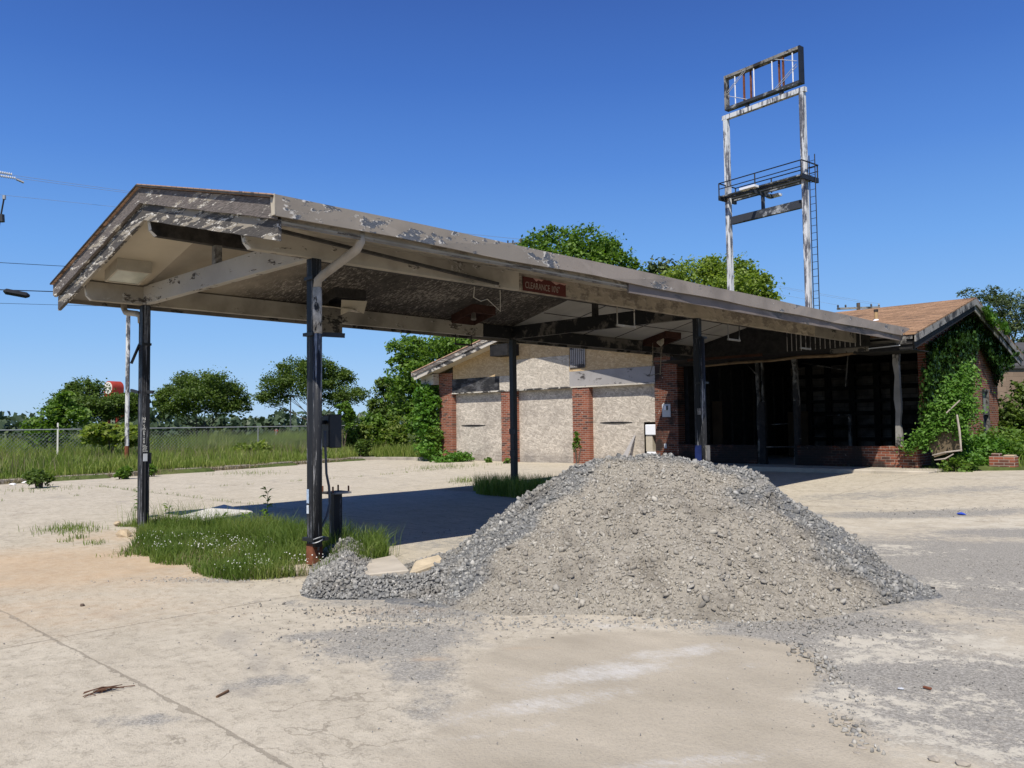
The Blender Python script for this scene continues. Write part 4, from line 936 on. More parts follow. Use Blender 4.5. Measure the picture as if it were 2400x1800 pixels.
# garage roof with rakes and soffit
RY = 15.98; gk = 0.245; goh = 0.85
gxl, gxr = GX0-goh, GX1+goh
def gtop(x): return 4.86+0.20-gk*abs(x-GXC)
mb = MB()
for xe in (gxl, gxr): mb.prism([(xe, RY-0.02, gtop(xe)), (xe, 27.2, gtop(xe)), (GXC, 27.2, gtop(GXC)), (GXC, RY-0.02, gtop(GXC))], (0, 0, 0.04))
groof = mb.build('garage_roof', MAT['shingle_y'], bld)
for xe in (gxl, gxr):
    mb = MB(); s = 1 if xe > GXC else -1
    mb.prism([(GXC, RY, gtop(GXC)-0.003), (xe, RY, gtop(xe)-0.003), (xe, RY, gtop(xe)-0.15), (GXC, RY, gtop(GXC)-0.15)], (0, 0.04, 0)); mb.build('rake_board', MAT['rake'], groof)
    mb = MB(); mb.prism([(GXC, RY+.045, gtop(GXC)-0.14), (xe, RY+.045, gtop(xe)-0.14), (xe-s*.12, RY+.045, gtop(xe)-0.29), (GXC, RY+.045, gtop(GXC)-0.29)], (0, 0.04, 0)); mb.build('rake_trim', MAT['trim'], groof)
    mb = MB(); mb.prism([(GXC, RY+.09, gtop(GXC)-0.23), (xe, RY+.09, gtop(xe)-0.23), (xe, YG+.02, gtop(xe)-0.23), (GXC, YG+.02, gtop(GXC)-0.23)], (0, 0, 0.02)); mb.build('soffit', MAT['soffit1'], groof)
    mb = MB(); mb.box(min(xe, xe+s*.03), max(xe, xe+s*.03), RY+.0, 27.0, gtop(xe)-.16, gtop(xe)+.03); mb.build('eave_fascia', MAT['trim'], groof)
mb = MB(); a, b = PY(1160, 812, YG-.4), PY(1186, 826, YG-.4); mb.box(-13.75, -12.85, RY+.1, YG-.02, 3.86, 4.28); mb.build('flood_light_box', MAT['char2'], bld)
mb = MB(); mb.prism([(-17.36, YG-.3, 2.98), (-18.1, YG-.3, 2.98), (-18.15, YG-.3, 3.28), (-17.36, YG-.3, 3.42)], (0, .3, 0)); mb.build('eave_block', MAT['trim'], bld)
# garage shell behind
mb = MB(); mb.box(GX0, GX0+.2, YG+.35, 27, -.3, 3.5); mb.box(GX1-.2, GX1, YG+.35, 27, -.3, 3.5); mb.box(GX0, GX1, 26.8, 27, -.3, 3.5); mb.build('side_wall', MAT['brick_x'], bld)
# white appliance and board in the torn corner, plate and sockets on the last pier
# ---- store front
SX0, SX1 = -6.14, 0.75; SF = 0.13
mb = MB(); mb.box(SX0, 1.35, 15.55, 24.4, -0.25, SF); slab = mb.build('store_floor', MAT['concrete_plain'], bld, 0.02)
def low_wall(x0, x1, mat):
    mb = MB(); mb.box(x0, x1, YG, YG+0.22, SF-.05, 0.565); o = mb.build('low_brick_wall', mat, bld)
    mb = MB(); n = int((x1-x0)/0.072)
    for k in range(n):
        a = x0+k*(x1-x0)/n; mb.box(a+.003, a+(x1-x0)/n-.003, YG-0.018, YG+0.235, 0.567+0.002*math.sin(k*3), 0.67+0.003*math.sin(k*5))
    mb.build('coping_brick', mat, o)
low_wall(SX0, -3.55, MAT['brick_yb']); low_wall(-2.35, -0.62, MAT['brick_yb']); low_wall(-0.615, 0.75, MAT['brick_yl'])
mb = MB(); mb.box(0.53, 0.752, YG+.222, YG+1.6, SF-.05, 0.6); mb.build('low_brick_wall', MAT['brick_x'], bld)
# timber frame of the lost windows
def mull(x, w, z0, z1, mat, nm='window_post', bend=0.03):
    mb = MB(); n = 8; A = []
    for k in range(n+1):
        z = z0+(z1-z0)*k/n; o = bend*math.sin(k/n*3.0)+0.012*math.sin(k*2.4+x); ww = w*(0.85+0.18*math.sin(k*1.7+x*3))
        A.append((x-ww/2+o, x+ww/2+o, z))
    vs = []; 
    for a, b, z in A: vs += [(a, YG+.03, z), (b, YG+.03, z), (b, YG+.15, z), (a, YG+.15, z)]
    fs = [(0, 1, 2, 3), (4*n+3, 4*n+2, 4*n+1, 4*n)]
    for k in range(n):
        for j in range(4): fs.append((4*k+j, 4*k+4+j, 4*k+4+(j+1) % 4, 4*k+(j+1) % 4))
    return mb.add(vs, fs).build(nm, mat, bld)
mull(-3.50, 0.12, SF, 3.06, MAT['greywood_dk'], bend=.015); mull(-3.36, 0.05, 1.5, 3.06, MAT['greywood_dk'], bend=0.01); mull(-2.40, 0.15, SF, 3.06, MAT['greywood_dk'], bend=0.03); mull(0.30, 0.16, 0.67, 3.05, MAT['greywood'], bend=0.01)
mb = MB(); mb.box(-3.47, -3.30, YG+.02, YG+.16, SF, 1.9); mb.box(-2.44, -2.30, YG+.015, YG+.165, SF, 1.9); mb.build('charred_jamb', MAT['char2'], bld)
mb = MB(); mb.bar((-3.3, YG+.1, 0.62), (-2.45, YG+.1, 0.63), .05, .03); mb.build('door_rail', MAT['greywood_dk'], bld); MB().bar((-3.25, YG+.3, 1.25), (-2.7, YG+.3, 1.27), .03, .02).build('door_rail', MAT['greywood_dk'], bld)
mb = MB(); mb.tube([(-5.4, YG+.08, 3.02), (-4.2, YG+.05, 3.06), (-3.0, YG+.04, 3.05), (-2.2, YG+.03, 3.10), (-1.2, YG, 3.07), (-0.35, YG-.03, 3.13)], [0.03, .04, .035, .045, .05, .035], 6); mb.build('burnt_batten', plain('scorched_tan_wood', (0.20, 0.14, 0.085), 0.5, 5, 0.9), bld)
mb = MB(); mb.box(SX0, SX1, YG+.04, YG+.16, 3.06, 3.32); mb.build('header', MAT['char2'], bld)
mb = MB(); mb.box(-4.9, -2.6, 15.30, 15.34, 3.08, 3.15); mb.build('rusted_flashing', MAT['rust_dk'], bld)
# porch ceiling and the dark battened wall above it
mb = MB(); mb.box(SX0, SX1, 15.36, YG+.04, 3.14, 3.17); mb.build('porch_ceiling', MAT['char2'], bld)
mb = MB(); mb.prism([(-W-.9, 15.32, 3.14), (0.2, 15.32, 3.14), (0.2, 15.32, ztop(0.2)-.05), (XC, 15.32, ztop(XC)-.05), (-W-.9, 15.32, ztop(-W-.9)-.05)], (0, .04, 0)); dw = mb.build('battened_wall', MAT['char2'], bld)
mb = MB()
for k in range(16):
    x = -1.9+k*0.125; mb.box(x, x+0.016, 15.305, 15.318, 3.15, ztop(x)-0.26)
mb.build('batten', MAT['greyboard'], dw)
# store eave and roof
ex1 = 1.2
mb = MB(); mb.prism([(SX0+.35, SE_Y-.02, SE_Z), (ex1, SE_Y-.02, SE_Z), (ex1, 20.6, 4.707), (SX0+.35, 20.6, 4.707)], (0, 0, .035)); mb.prism([(SX0+.35, 25.7, SE_Z), (ex1, 25.7, SE_Z), (ex1, 20.6, 4.707), (SX0+.35, 20.6, 4.707)], (0, 0, .035))
sroof = mb.build('store_roof', MAT['shingle_x'], bld)
mb = MB(); mb.box(-0.85, 0.10, SE_Y-.01, SE_Y+.03, 3.03, 3.33); mb.build('eave_fascia', MAT['beam_dk'], sroof)
mb = MB(); mb.box(0.104, 0.98, SE_Y, SE_Y+.035, 3.14, 3.25); mb.box(0.62, 1.12, SE_Y+.001, SE_Y+.034, 3.255, 3.34); mb.box(0.15, .5, SE_Y+.004, SE_Y+.03, 3.31, 3.338); mb.build('eave_fascia', MAT['greywood'], sroof)
mb = MB(); mb.box(-0.3, 1.1, SE_Y+.05, YG, 3.0, 3.02); mb.box(-0.3, 1.1, SE_Y+.04, SE_Y+.09, 3.02, 3.33); mb.build('eave_soffit', MAT['char2'], sroof)
mb = MB(); mb.bar((0.1, SE_Y-.02, 3.085), (0.85, SE_Y-.03, 3.115), .02, .025); mb.build('loose_strip', MAT['greybox'], sroof)
for ya, nm in ((SE_Y, 'a'), (25.7, 'b')):
    mb = MB(); mb.prism([(ex1, ya, SE_Z), (ex1, 20.6, 4.707), (ex1, 20.6, 4.707-.17), (ex1, ya, SE_Z-.17)], (-.035, 0, 0)); mb.build('rake_board', MAT['greywood'], sroof)
    mb = MB(); mb.prism([(ex1-.05, ya, SE_Z-.16), (ex1-.05, 20.6, 4.55), (ex1-.05, 20.6, 4.37), (ex1-.05, ya+.1*(1 if ya < 20 else -1), SE_Z-.33)], (-.035, 0, 0)); mb.build('rake_trim', MAT['char2'] if ya < 20 else MAT['greywood'], sroof)
    mb = MB(); mb.prism([(ex1-.09, ya, SE_Z-.22), (ex1-.09, 20.6, 4.48), (SX1-.02, 20.6, 4.48), (SX1-.02, ya, SE_Z-.22)], (0, 0, .02)); mb.build('rake_soffit', MAT['char'], sroof)
pt_ = PY(2053, 728, 18.1)
vp = MB().tube([(pt_[0], 18.1, 3.9), (pt_[0], 18.1, 4.36)], 0.05, 10).build('vent_pipe', plain('tan_vent_pipe', (0.36, 0.25, 0.13), 0.2, 6), sroof)
MB().tube([(pt_[0], 18.1, 4.03), (pt_[0], 18.1, 4.10)], [0.13, 0.05], 12).build('flashing', MAT['white_el'], vp)
MB().tube([(pt_[0], 18.1, 4.30), (pt_[0], 18.1, 4.37)], 0.058, 10).build('cap', MAT['char'], vp)
# gable wall of the store, brick, with a narrow door
def sz(y): return SE_Z+SK*(y-SE_Y)-.2 if y < 20.6 else 4.707-SK*(y-20.6)-.2
D0, D1, DZ = 22.55, 23.25, 2.22
mb = MB()
mb.prism([(SX1, YG+.9, 0.0), (SX1, D0, 0.0), (SX1, D0, sz(D0)), (SX1, 20.6, sz(20.6)), (SX1, YG+.9, sz(YG+.9))], (-.2, 0, 0))
mb.prism([(SX1, D1, 0.0), (SX1, 24.3, 0.0), (SX1, 24.3, sz(24.3)), (SX1, D1, sz(D1))], (-.2, 0, 0)); mb.prism([(SX1, D0, DZ), (SX1, D1, DZ), (SX1, D1, sz(D1)), (SX1, D0, sz(D0))], (-.2, 0, 0))
mb.build('gable_wall', MAT['brick_x'], bld)
dr = MB().box(SX1-.13, SX1-.09, D0, D1, 0.0, DZ).build('side_door', plain('dark_blue_door', (0.012, 0.022, 0.05), 0.3, 2, 0.4), bld)
mb = MB(); mb.box(SX1-.1, SX1+.012, D0-.002, D0+.06, 0, DZ); mb.box(SX1-.1, SX1+.012, D1-.06, D1+.002, 0, DZ); mb.box(SX1-.1, SX1+.012, D0+.06, D1-.06, DZ-.06, DZ); mb.box(SX1-.1, SX1+.01, D0+.06, D1-.06, 1.45, 1.55); mb.build('frame', MAT['greywood_dk'], dr)
MB().box(SX1-.085, SX1-.07, D0+.06, D1-.06, 1.55, DZ-.06).build('upper_panel', plain('grey_infill_panel', (0.22, 0.22, 0.20), 0.15, 3), dr)
# interior of the burnt store
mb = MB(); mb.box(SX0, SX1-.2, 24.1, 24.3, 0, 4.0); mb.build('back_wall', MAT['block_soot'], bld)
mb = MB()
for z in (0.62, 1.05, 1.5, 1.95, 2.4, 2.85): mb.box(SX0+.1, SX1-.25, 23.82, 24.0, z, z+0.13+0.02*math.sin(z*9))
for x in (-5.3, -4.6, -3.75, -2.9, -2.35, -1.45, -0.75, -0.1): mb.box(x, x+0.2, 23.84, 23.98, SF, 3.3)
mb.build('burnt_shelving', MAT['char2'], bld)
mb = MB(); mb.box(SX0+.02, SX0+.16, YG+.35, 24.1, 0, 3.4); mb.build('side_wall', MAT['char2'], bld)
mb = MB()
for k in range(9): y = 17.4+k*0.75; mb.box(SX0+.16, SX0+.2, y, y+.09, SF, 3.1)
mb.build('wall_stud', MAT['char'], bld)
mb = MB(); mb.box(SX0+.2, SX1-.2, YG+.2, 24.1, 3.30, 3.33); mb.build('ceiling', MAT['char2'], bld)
sbm = plain('scorched_brown_board', (0.055, 0.034, 0.018), 0.4, 2, 0.9); MB().box(-5.9, -5.55, 18.3, 18.34, SF, 2.0).build('scorched_board', sbm, bld); MB().box(-4.9, -4.2, 21.5, 21.55, SF, 1.65).build('scorched_board', sbm, bld)
mb = MB()
for a, b in (((-3.2, 19, 3.1), (-1.5, 18, 2.75)), ((-1.6, 18.5, 3.2), (-1.7, 18.5, 2.3)), ((-2.9, 20, 1.5), (-2.2, 20, 1.5)), ((-4.3, 17.6, 3.1), (-3.7, 17.5, 2.5))): mb.tube([a, b], 0.02, 5)
mb.build('fallen_strip', MAT['greywood_dk'], bld)
mb = MB(); mb.box(-1.86, -1.78, 19.0, 19.08, SF, 1.5); mb.build('window_post', MAT['greywood_dk'], bld)

# things at the building
t = thing('wall_plate', 'pale grey panel with a small hooded fitting on the last brick pier', 'wall panel', (-6.55, YG, 1.7))
w0, w1 = PY(1552, 947, YG-.01), PY(1572, 977, YG-.01); MB().box(w0[0], w1[0], YG-.02, YG-.002, w1[2], w0[2]).build('panel', MAT['greybox'], t)
xm = (w0[0]+w1[0])/2; MB().box(xm-.07, xm+.02, YG-.06, YG-.02, w0[2]-.19, w0[2]-.05).build('hood', MAT['white_el'], t); MB().box(xm+.02, xm+.05, YG-.05, YG-.02, w0[2]-.19, w0[2]-.06).build('slot', MAT['black'], t)
t = thing('outlet_cover', 'small white outlet cover low on the last brick pier', 'outlet', (-6.6, YG, .5)); o3 = PY(1560, 1045, YG); MB().box(o3[0]-.045, o3[0]+.045, YG-.012, YG-.001, o3[2]-.07, o3[2]+.07).build('plate', MAT['greybox'], t)
t = thing('appliance', 'white enamel appliance showing through the torn corner of the third boarded bay', 'appliance', (-7.25, YG+.3, .0))
MB().box(-7.53, -7.02, YG+.22, YG+.48, .95, 1.29).build('upper_cabinet', MAT['white_el'], t, .02); MB().box(-7.51, -7.02, YG+.24, YG+.48, 0.0, .42).build('lower_cabinet', MAT['white_el'], t, .02); MB().box(-7.53, -7.28, YG+.26, YG+.48, .43, .94).build('side_panel', MAT['lampbox'], t)
t = thing('leaning_board', 'narrow dark board leaning on the third boarded bay above the gravel crest', 'board', (-7.9, YG-.1, .1)); MB().prism([(-8.2, YG-.25, .15), (-7.95, YG-.25, .15), (-7.86, YG+.15, .95), (-7.9, YG+.15, .95)], (0, .02, 0)).build('plank', MAT['greyboard'], t)
# ------------------------------------------------------------------ things round the front posts
t = thing('electrical_box', 'black electrical box behind the front right post', 'electrical box', (0.2, 0.3, 1.5))
a, b = PD(760, 972, 9.55), PD(793, 1052, 9.55); bx = (0.06, 0.36)
zt_, zb_ = float(PX(780, 972, .2)[2]), float(PX(780, 1050, .2)[2])
cx, cy = float(PD(776, 1000, 9.35)[0]), float(PD(776, 1000, 9.35)[1])
MB().box(cx-.075, cx+.075, cy-.075, cy+.075, zb_, zt_).build('case', MAT['black'], t, .012)
MB().box(cx+.076, cx+.092, cy-.082, cy+.082, zb_-.008, zt_+.008).build('cover', MAT['black'], t, .008)
MB().bar((-0.02, 0.05, (zt_+zb_)/2+.1), (cx-.075, cy, (zt_+zb_)/2+.1), .05, .04).build('mounting_bracket', MAT['black'], t)
t = thing('flexible_conduit', 'grey conduit curving down from the electrical box to the ground', 'conduit', (cx, cy, 1.0))
q = [PD(762, 1010, 9.25), PD(763, 1060, 9.25), PD(765, 1110, 9.25), PD(771, 1140, 9.25), PD(773, 1180, 9.25), PD(766, 1210, 9.2), PD(752, 1238, 9.1), PD(745, 1290, 9.05)]
MB().tube(q, 0.014, 7).build('tube', plain('grey_conduit', (0.12, 0.12, 0.12), 0.2, 5, .6), t, 0, True)
bp = PZ(787, 1305, -0.12)
t = thing('capped_bollard', 'short black square stub post with a bolted top plate beside the front right post', 'stub post', (bp[0], bp[1], -0.12))
MB().box(bp[0]-.055, bp[0]+.055, bp[1]-.055, bp[1]+.055, -.14, .60).build('stem', MAT['blackpost'], t, .005)
MB().box(bp[0]-.13, bp[0]+.13, bp[1]-.13, bp[1]+.13, .602, .625).build('top_plate', MAT['greywood'], t, .003)
for i, j in ((-1, -1), (1, -1), (1, 1), (-1, 1)): MB().tube([(bp[0]+i*.105, bp[1]+j*.105, .60), (bp[0]+i*.105, bp[1]+j*.105, .69)], .010, 6).build('bolt', MAT['rust'], t)
p = [PG(418, 1232), PG(470, 1242), PG(592, 1228), PG(525, 1211)]
t = thing('white_board', 'white painted panel lying in the grass between the two front posts', 'panel', (*p[0][:2], -.1))
mbp = MB(); mbp.prism([(q[0], q[1], z) for q, z in zip(p, (.0, .02, .05, .06))], (0, 0, .025)); mbp.build('sheet', peel('chipped_white_panel', (0.62, 0.60, 0.55), (0.20, 0.14, 0.10), .22, 6, white=.2), t)
p = [PZ(745, 1385, -.1), PZ(850, 1352, -.1), PZ(1040, 1310, -.1), PZ(985, 1300, -.1), PZ(830, 1322, -.1)]
cs = thing('broken_slab', 'broken tan concrete slab half buried between the gravel spill and the big heap', 'concrete slab', (*PZ(900, 1330, -.1)[:2], -.1))
A, B, C_, D_ = PZ(838, 1347, -.02), PZ(960, 1335, -.0), PZ(925, 1300, -.02), PZ(835, 1318, -.05)
mb = MB(); mb.prism([A, B, C_, D_], (0, 0, -.1)); mb.build('slab', MAT['concrete_plain'], cs, .012)
A, B, C_, D_ = PZ(958, 1342, -.02), PZ(1042, 1312, .03), PZ(1030, 1298, .06), PZ(972, 1312, .05)
mb = MB(); mb.prism([A, B, C_, D_], (0, 0, -.12)); mb.build('flake', plain('tan_broken_concrete', (0.48, 0.40, 0.28), .2, 12, .95, bump=.6), cs, .02)
def debris(name, label, cat, px, py, verts_fn, mat, group=None):
    p = PG(px, py); o = thing(name, label, cat, (p[0], p[1], p[2]), group); return o, p
def rock(px, py, s, label, mat=None, name='rock', cat='rock', flat=.6, group=None):
    p = PG(px, py); v = ICO*(1+rng.uniform(-.25, .25, (12, 1)))*np.array([s*1.2, s*.8, s*flat])*.5 + p + np.array([0, 0, s*flat*.3])
    mb = MB(); mb.add(v, [tuple(f) for f in ICF]); o = mb.build(name, mat or MAT['curb']); return tag(o, label, cat, group)
tanrock = plain('tan_rock', (0.40, 0.32, 0.22), .25, 14, .95, bump=.6)
rock(2333, 1090, .17, 'white chalky rock in front of the broken brick block', plain('white_rock', (0.62, 0.58, 0.50), .15, 14), flat=.9)
rock(290, 1258, .22, 'tan lump of broken concrete at the left edge of the grass island', tanrock); rock(275, 1232, .16, 'small tan lump behind the bigger lump at the left edge of the island', tanrock)
rock(1114, 1376, .055, 'reddish brown stone at the left foot of the gravel heap', plain('brown_stone', (0.25, 0.13, 0.07), .2, 20)); rock(2190, 1785, .05, 'rounded grey stone at the bottom right of the lot', MAT['curb']); rock(2258, 1796, .055, 'flat grey stone in the bottom right corner of the lot', MAT['curb'])
rock(2020, 1755, .04, 'thin flat stone at the right border of the dusty patch', MAT['curb'], flat=.35); rock(2010, 1768, .035, 'flat stone just below the thin one by the dusty patch', MAT['curb'], flat=.35); rock(1985, 1695, .035, 'flat stone halfway along the right border of the dusty patch', MAT['curb'], flat=.35)
rock(192, 1421, .05, 'dark clod of earth on the slab near the sand', plain('dark_clod', (0.09, .065, .05), .3, 20)); rock(1295, 1497, .028, 'small dark stone on the dusty patch', MAT['char']); rock(738, 1517, .03, 'grey stone alone on the pale slab left of the dusty patch', MAT['curb'])
rock(2112, 1615, .035, 'crushed pale tin lid on the grey dust at right', MAT['greybox'], 'tin_lid', 'litter', .3)
p = PG(230, 1628); t = thing('dry_twig_cluster', 'small cluster of brown dry twigs on the near concrete slab', 'twigs', p); mb = MB()
for k in range(16):
    a = R(rng.uniform(20, 60)); l = rng.uniform(.06, .17); d = np.array([LR[0]*math.cos(a)+LF[0]*math.sin(a), LR[1]*math.cos(a)+LF[1]*math.sin(a), 0]); s0 = p + d*rng.uniform(-.08, .02) + np.array([*rng.uniform(-.015, .015, 2), rng.uniform(.004, .03)]); mb.tube([s0, s0+d*l*.5+np.array([0, 0, .01]), s0+d*l+np.array([*rng.uniform(-.03, .03, 2), .0])], .0028, 4)
mb.build('twig', plain('brown_twig', (.10, .05, .03), .3, 30), t)
for q0, q1, lab in (((508, 1637), (535, 1624), 'short brown stick lying alone on the concrete'),): 
    p0, p1_ = PG(*q0), PG(*q1); o = MB().tube([p0+np.array([0, 0, .008]), p1_+np.array([0, 0, .012])], .008, 6).build('stick', plain('brown_stick', (.12, .07, .04), .3, 30)); tag(o, lab, 'stick')
p0, p1_ = PG(2136, 1378), PG(2190, 1384); o = MB().bar(p0+np.array([0, 0, .02]), p1_+np.array([0, 0, .02]), .05, .012).build('bark_strip', MAT['char']); tag(o, 'dark curved strip at the right foot of the gravel heap', 'strip')
rock(2252, 1206, .13, 'flattened blue plastic scrap on the grey dust at right', MAT['blue'], 'plastic_scrap', 'litter', .35)
p0, p1_ = PG(2165, 1612), PG(2182, 1617); o = MB().bar(p0+np.array([0, 0, .006]), p1_+np.array([0, 0, .006]), .018, .008).build('rust_scrap', MAT['rust']); tag(o, 'thin reddish scrap on the grey dust at right', 'litter')
whitelit = plain('crumpled_white_litter', (0.68, 0.67, 0.66), .12, 12)
for k, (px, py, s, lab) in enumerate(((30, 1137, .22, 'crumpled blue and white wrapper by the kerb at far left'), (62, 1134, .3, 'white paper scrap by the kerb at far left'), (568, 1098, .35, 'white bag by the kerb behind the front left post'), (552, 1098, .3, 'grey rag beside the white bag by the kerb'), (398, 1083, .4, 'pale plastic sheet caught in the kerb grass'), (826, 1078, .55, 'heap of pale rubble by the kerb right of the electrical box'))):
    rock(px, py, s, lab, whitelit if k != 3 else MAT['curb'], 'litter_scrap', 'litter', .35)
# broken brick block at right
A = PY(2322, 1062, 17.2); Bq = PY(2383, 1062, 17.2); zg0 = float(PY(2350, 1090, 17.2)[2])
t = thing('brick_block', 'broken low block of red brickwork standing in the weeds at right', 'brick block', (A[0], 17.2, zg0))
MB().box(A[0], Bq[0], 17.0, 17.35, zg0-.4, A[2]-.07).build('brickwork', MAT['brick_y'], t, .01); MB().box(A[0]+.04, A[0]+.22, 17.05, 17.3, A[2]-.07, A[2]).build('loose_brick', MAT['brick_y'], t, .01)
MB().box(A[0]+.3, Bq[0]-.02, 17.03, 17.3, A[2]-.07, A[2]-.035).build('mortar_cap', tanrock, t, .01)

# ------------------------------------------------------------------ sign tower behind the building
SR = PD(1880, 217, 36.0); zS = SR[2]
SLp = PD(1702, 281, 38.3)
for dd in np.linspace(36.5, 41, 200):
    SLp = PD(1702, 281, dd)
    if SLp[2] >= zS: break
P_L, P_R = np.array([SLp[0], SLp[1]]), np.array([SR[0], SR[1]])
sd = (P_R-P_L)/np.linalg.norm(P_R-P_L); SW = np.linalg.norm(P_R-P_L); sn = np.array([sd[1], -sd[0]])
tw = thing('sign_tower', 'tall peeling white steel sign tower with empty frame and catwalk behind the roof', 'sign tower', (*((P_L+P_R)/2), 0))
def SP(u, n, z): q = P_L+sd*u+sn*n; return (q[0], q[1], z)
pw = 0.25
up3 = (sd[0], sd[1], 0)
for u in (0, SW): MB().bar(SP(u, 0, 0), SP(u, 0, zS-.02), pw, pw*.8, up3).build('pole', MAT['whitepole2'], tw, .01)
MB().bar(SP(-.17, 0, zS+.10), SP(SW+.17, 0, zS+.10), .2, .2).build('top_beam', MAT['whitepole2'], tw)
MB().bar(SP(.17, 0, zS-4.72), SP(SW-.17, 0, zS-4.72), .2, .34).build('cross_beam', MAT['steel_dk'], tw)
# cabinet frame: uprights, top and bottom channels, tubes and braces inside
c0u, c1u = 0.12, SW-.05; cz0, cz1 = zS+.46, zS+1.93; cd = .36
cab = MB().bar(SP(c0u, 0, cz0), SP(c1u, 0, cz0), cd*.8, .13).build('cabinet_frame', MAT['steel_dk'], tw)
MB().bar(SP(c0u, 0, cz1), SP(c1u, 0, cz1), cd*.8, .13).build('top_channel', MAT['greywood'], cab)
MB().bar(SP(c0u-.05, 0, cz0-.065), SP(c0u-.05, 0, cz1+.065), cd*.8, .08, up3).build('end_channel', MAT['greywood'], cab); MB().bar(SP(c1u+.05, 0, cz0-.065), SP(c1u+.05, 0, cz1+.065), cd*.8+.02, .08, up3).build('end_channel', MAT['black'], cab)
Lc = c1u-c0u
for fr in (.25, .33, .72, .79): MB().bar(SP(c0u+Lc*fr, .05 if fr in (.25, .79) else -.05, cz0+.08), SP(c0u+Lc*fr, .05 if fr in (.25, .79) else -.05, cz1-.08), .09, .06, up3).build('upright', MAT['rust'], cab)
for fr in (.13, .40, .65, .92): MB().tube([SP(c0u+Lc*fr, .1, cz0+.08), SP(c0u+Lc*fr, .1, cz1-.12)], .028, 6).build('lamp_tube', MAT['white_el'], cab)
for a, b in (((.02, .45), (.30, .97)), ((.02, .52), (.28, 1.0)), ((.03, .38), (.30, .05)), ((.68, .05), (.97, .55)), ((.70, .02), (.98, .48)), ((.68, .95), (.98, .62))):
    MB().tube([SP(c0u+Lc*a[0], .12, cz0+(cz1-cz0)*a[1]), SP(c0u+Lc*b[0], .12, cz0+(cz1-cz0)*b[1])], .016, 5).build('brace', MAT['greybox'], cab)
for fr in (.28, .75): MB().bar(SP(c0u+Lc*fr, 0, zS+.22), SP(c0u+Lc*fr, 0, cz0-.08), .16, .13, up3).build('stub', MAT['steel_dk'], tw)
# catwalk
pz = zS-3.72; hw_ = .62
cat = MB().bar(SP(-.04, -hw_, pz), SP(-.04, hw_, pz), .10, .20).build('catwalk', MAT['black'], tw)
MB().bar(SP(SW+.22, -hw_, pz), SP(SW+.22, hw_, pz), .10, .20).build('end_channel', MAT['black'], cat)
for n in (-.5, -.17, .17, .5): MB().bar(SP(0, n, pz+.06), SP(SW+.2, n, pz+.06), .17, .06).build('plank', MAT['steel_dk'], cat)
for n in (-hw_, hw_):
    MB().tube([SP(-.04, n, pz+.66), SP(SW+.25, n, pz+.66)], .026, 5).build('rail', MAT['black'], cat); MB().tube([SP(-.04, n, pz+.40), SP(SW+.25, n, pz+.40)], .022, 5).build('rail', MAT['black'], cat)
    for u in (-.04, SW*.48, SW+.22): MB().tube([SP(u, n, pz), SP(u, n, pz+.66)], .03, 5).build('rail_post', MAT['black'], cat)
for u in (-.04, SW+.25): MB().tube([SP(u, -hw_, pz+.66), SP(u, hw_, pz+.66)], .03, 5).build('rail', MAT['black'], cat)
MB().bar(SP(SW*.47, 0, zS-4.55), SP(SW*.47, 0, pz-.12), .14, .10, up3).build('light_post', MAT['steel_dk'], tw)
MB().bar(SP(SW*.47, -.75, pz-.14), SP(SW*.47, .9, pz-.14), .10, .16).build('light_arm', MAT['steel_dk'], tw)
fl1 = MB().bar(SP(SW*.36, .95, pz-.02), SP(SW*.56, .95, pz-.02), .30, .10).build('flood_light', MAT['white_el'], tw); fl2 = MB().bar(SP(SW*.40, -.8, pz-.1), SP(SW*.56, -.8, pz-.1), .3, .1).build('flood_light', MAT['white_el'], tw)
# ladder on the right pole
lad = MB().tube([SP(SW+.16, -.10, 0), SP(SW+.16, -.10, pz+1.0)], .022, 5).build('ladder', MAT['black'], tw); MB().tube([SP(SW+.42, -.10, 0), SP(SW+.42, -.10, pz+1.0)], .022, 5).build('side_rail', MAT['black'], lad)
mb = MB(); z = .3
while z < pz+.9: mb.tube([SP(SW+.16, -.10, z), SP(SW+.42, -.10, z)], .012, 4); z += .305
mb.build('rung', MAT['black'], lad)

# ------------------------------------------------------------------ utility poles and wires
def utility_pole(px, py, dist, label, arm_l=2.6, adir=None, h0=0.0):
    c = PD(px, py, dist); t = thing('utility_pole', label, 'utility pole', (c[0], c[1], 0), 'wooden utility poles behind the station')
    a = np.array([LR[0], LR[1], 0.0]) if adir is None else adir
    MB().tube([(c[0], c[1], -.3), (c[0], c[1], c[2]+.35)], [.17, .12], 9).build('pole', MAT['bark'], t)
    MB().bar(c-a*arm_l/2+np.array([0, 0, -.0]), c+a*arm_l/2, .12, .14).build('cross_arm', MAT['greywood'], t)
    for k in (-.48, -.3, .3, .48): q = c+a*arm_l*k; MB().tube([q+np.array([0, 0, .05]), q+np.array([0, 0, .16]), q+np.array([0, 0, .26])], [.03, .07, .05], 7).build('insulator', MAT['steel_dk'], t)
    return c, a
ad = np.array([LR[0]*.9+LF[0]*.42, LR[1]*.9+LF[1]*.42, .12]); ad /= np.linalg.norm(ad)
u1, a1_ = utility_pole(1222, 570, 62, 'utility pole whose cross arm shows above the canopy ridge beside the tree', 2.4, ad)
u2, a2_ = utility_pole(2012, 722, 60, 'utility pole whose cross arm shows above the tan store roof', 2.9, np.array([LR[0], LR[1], .02]))
MB_ = MB()
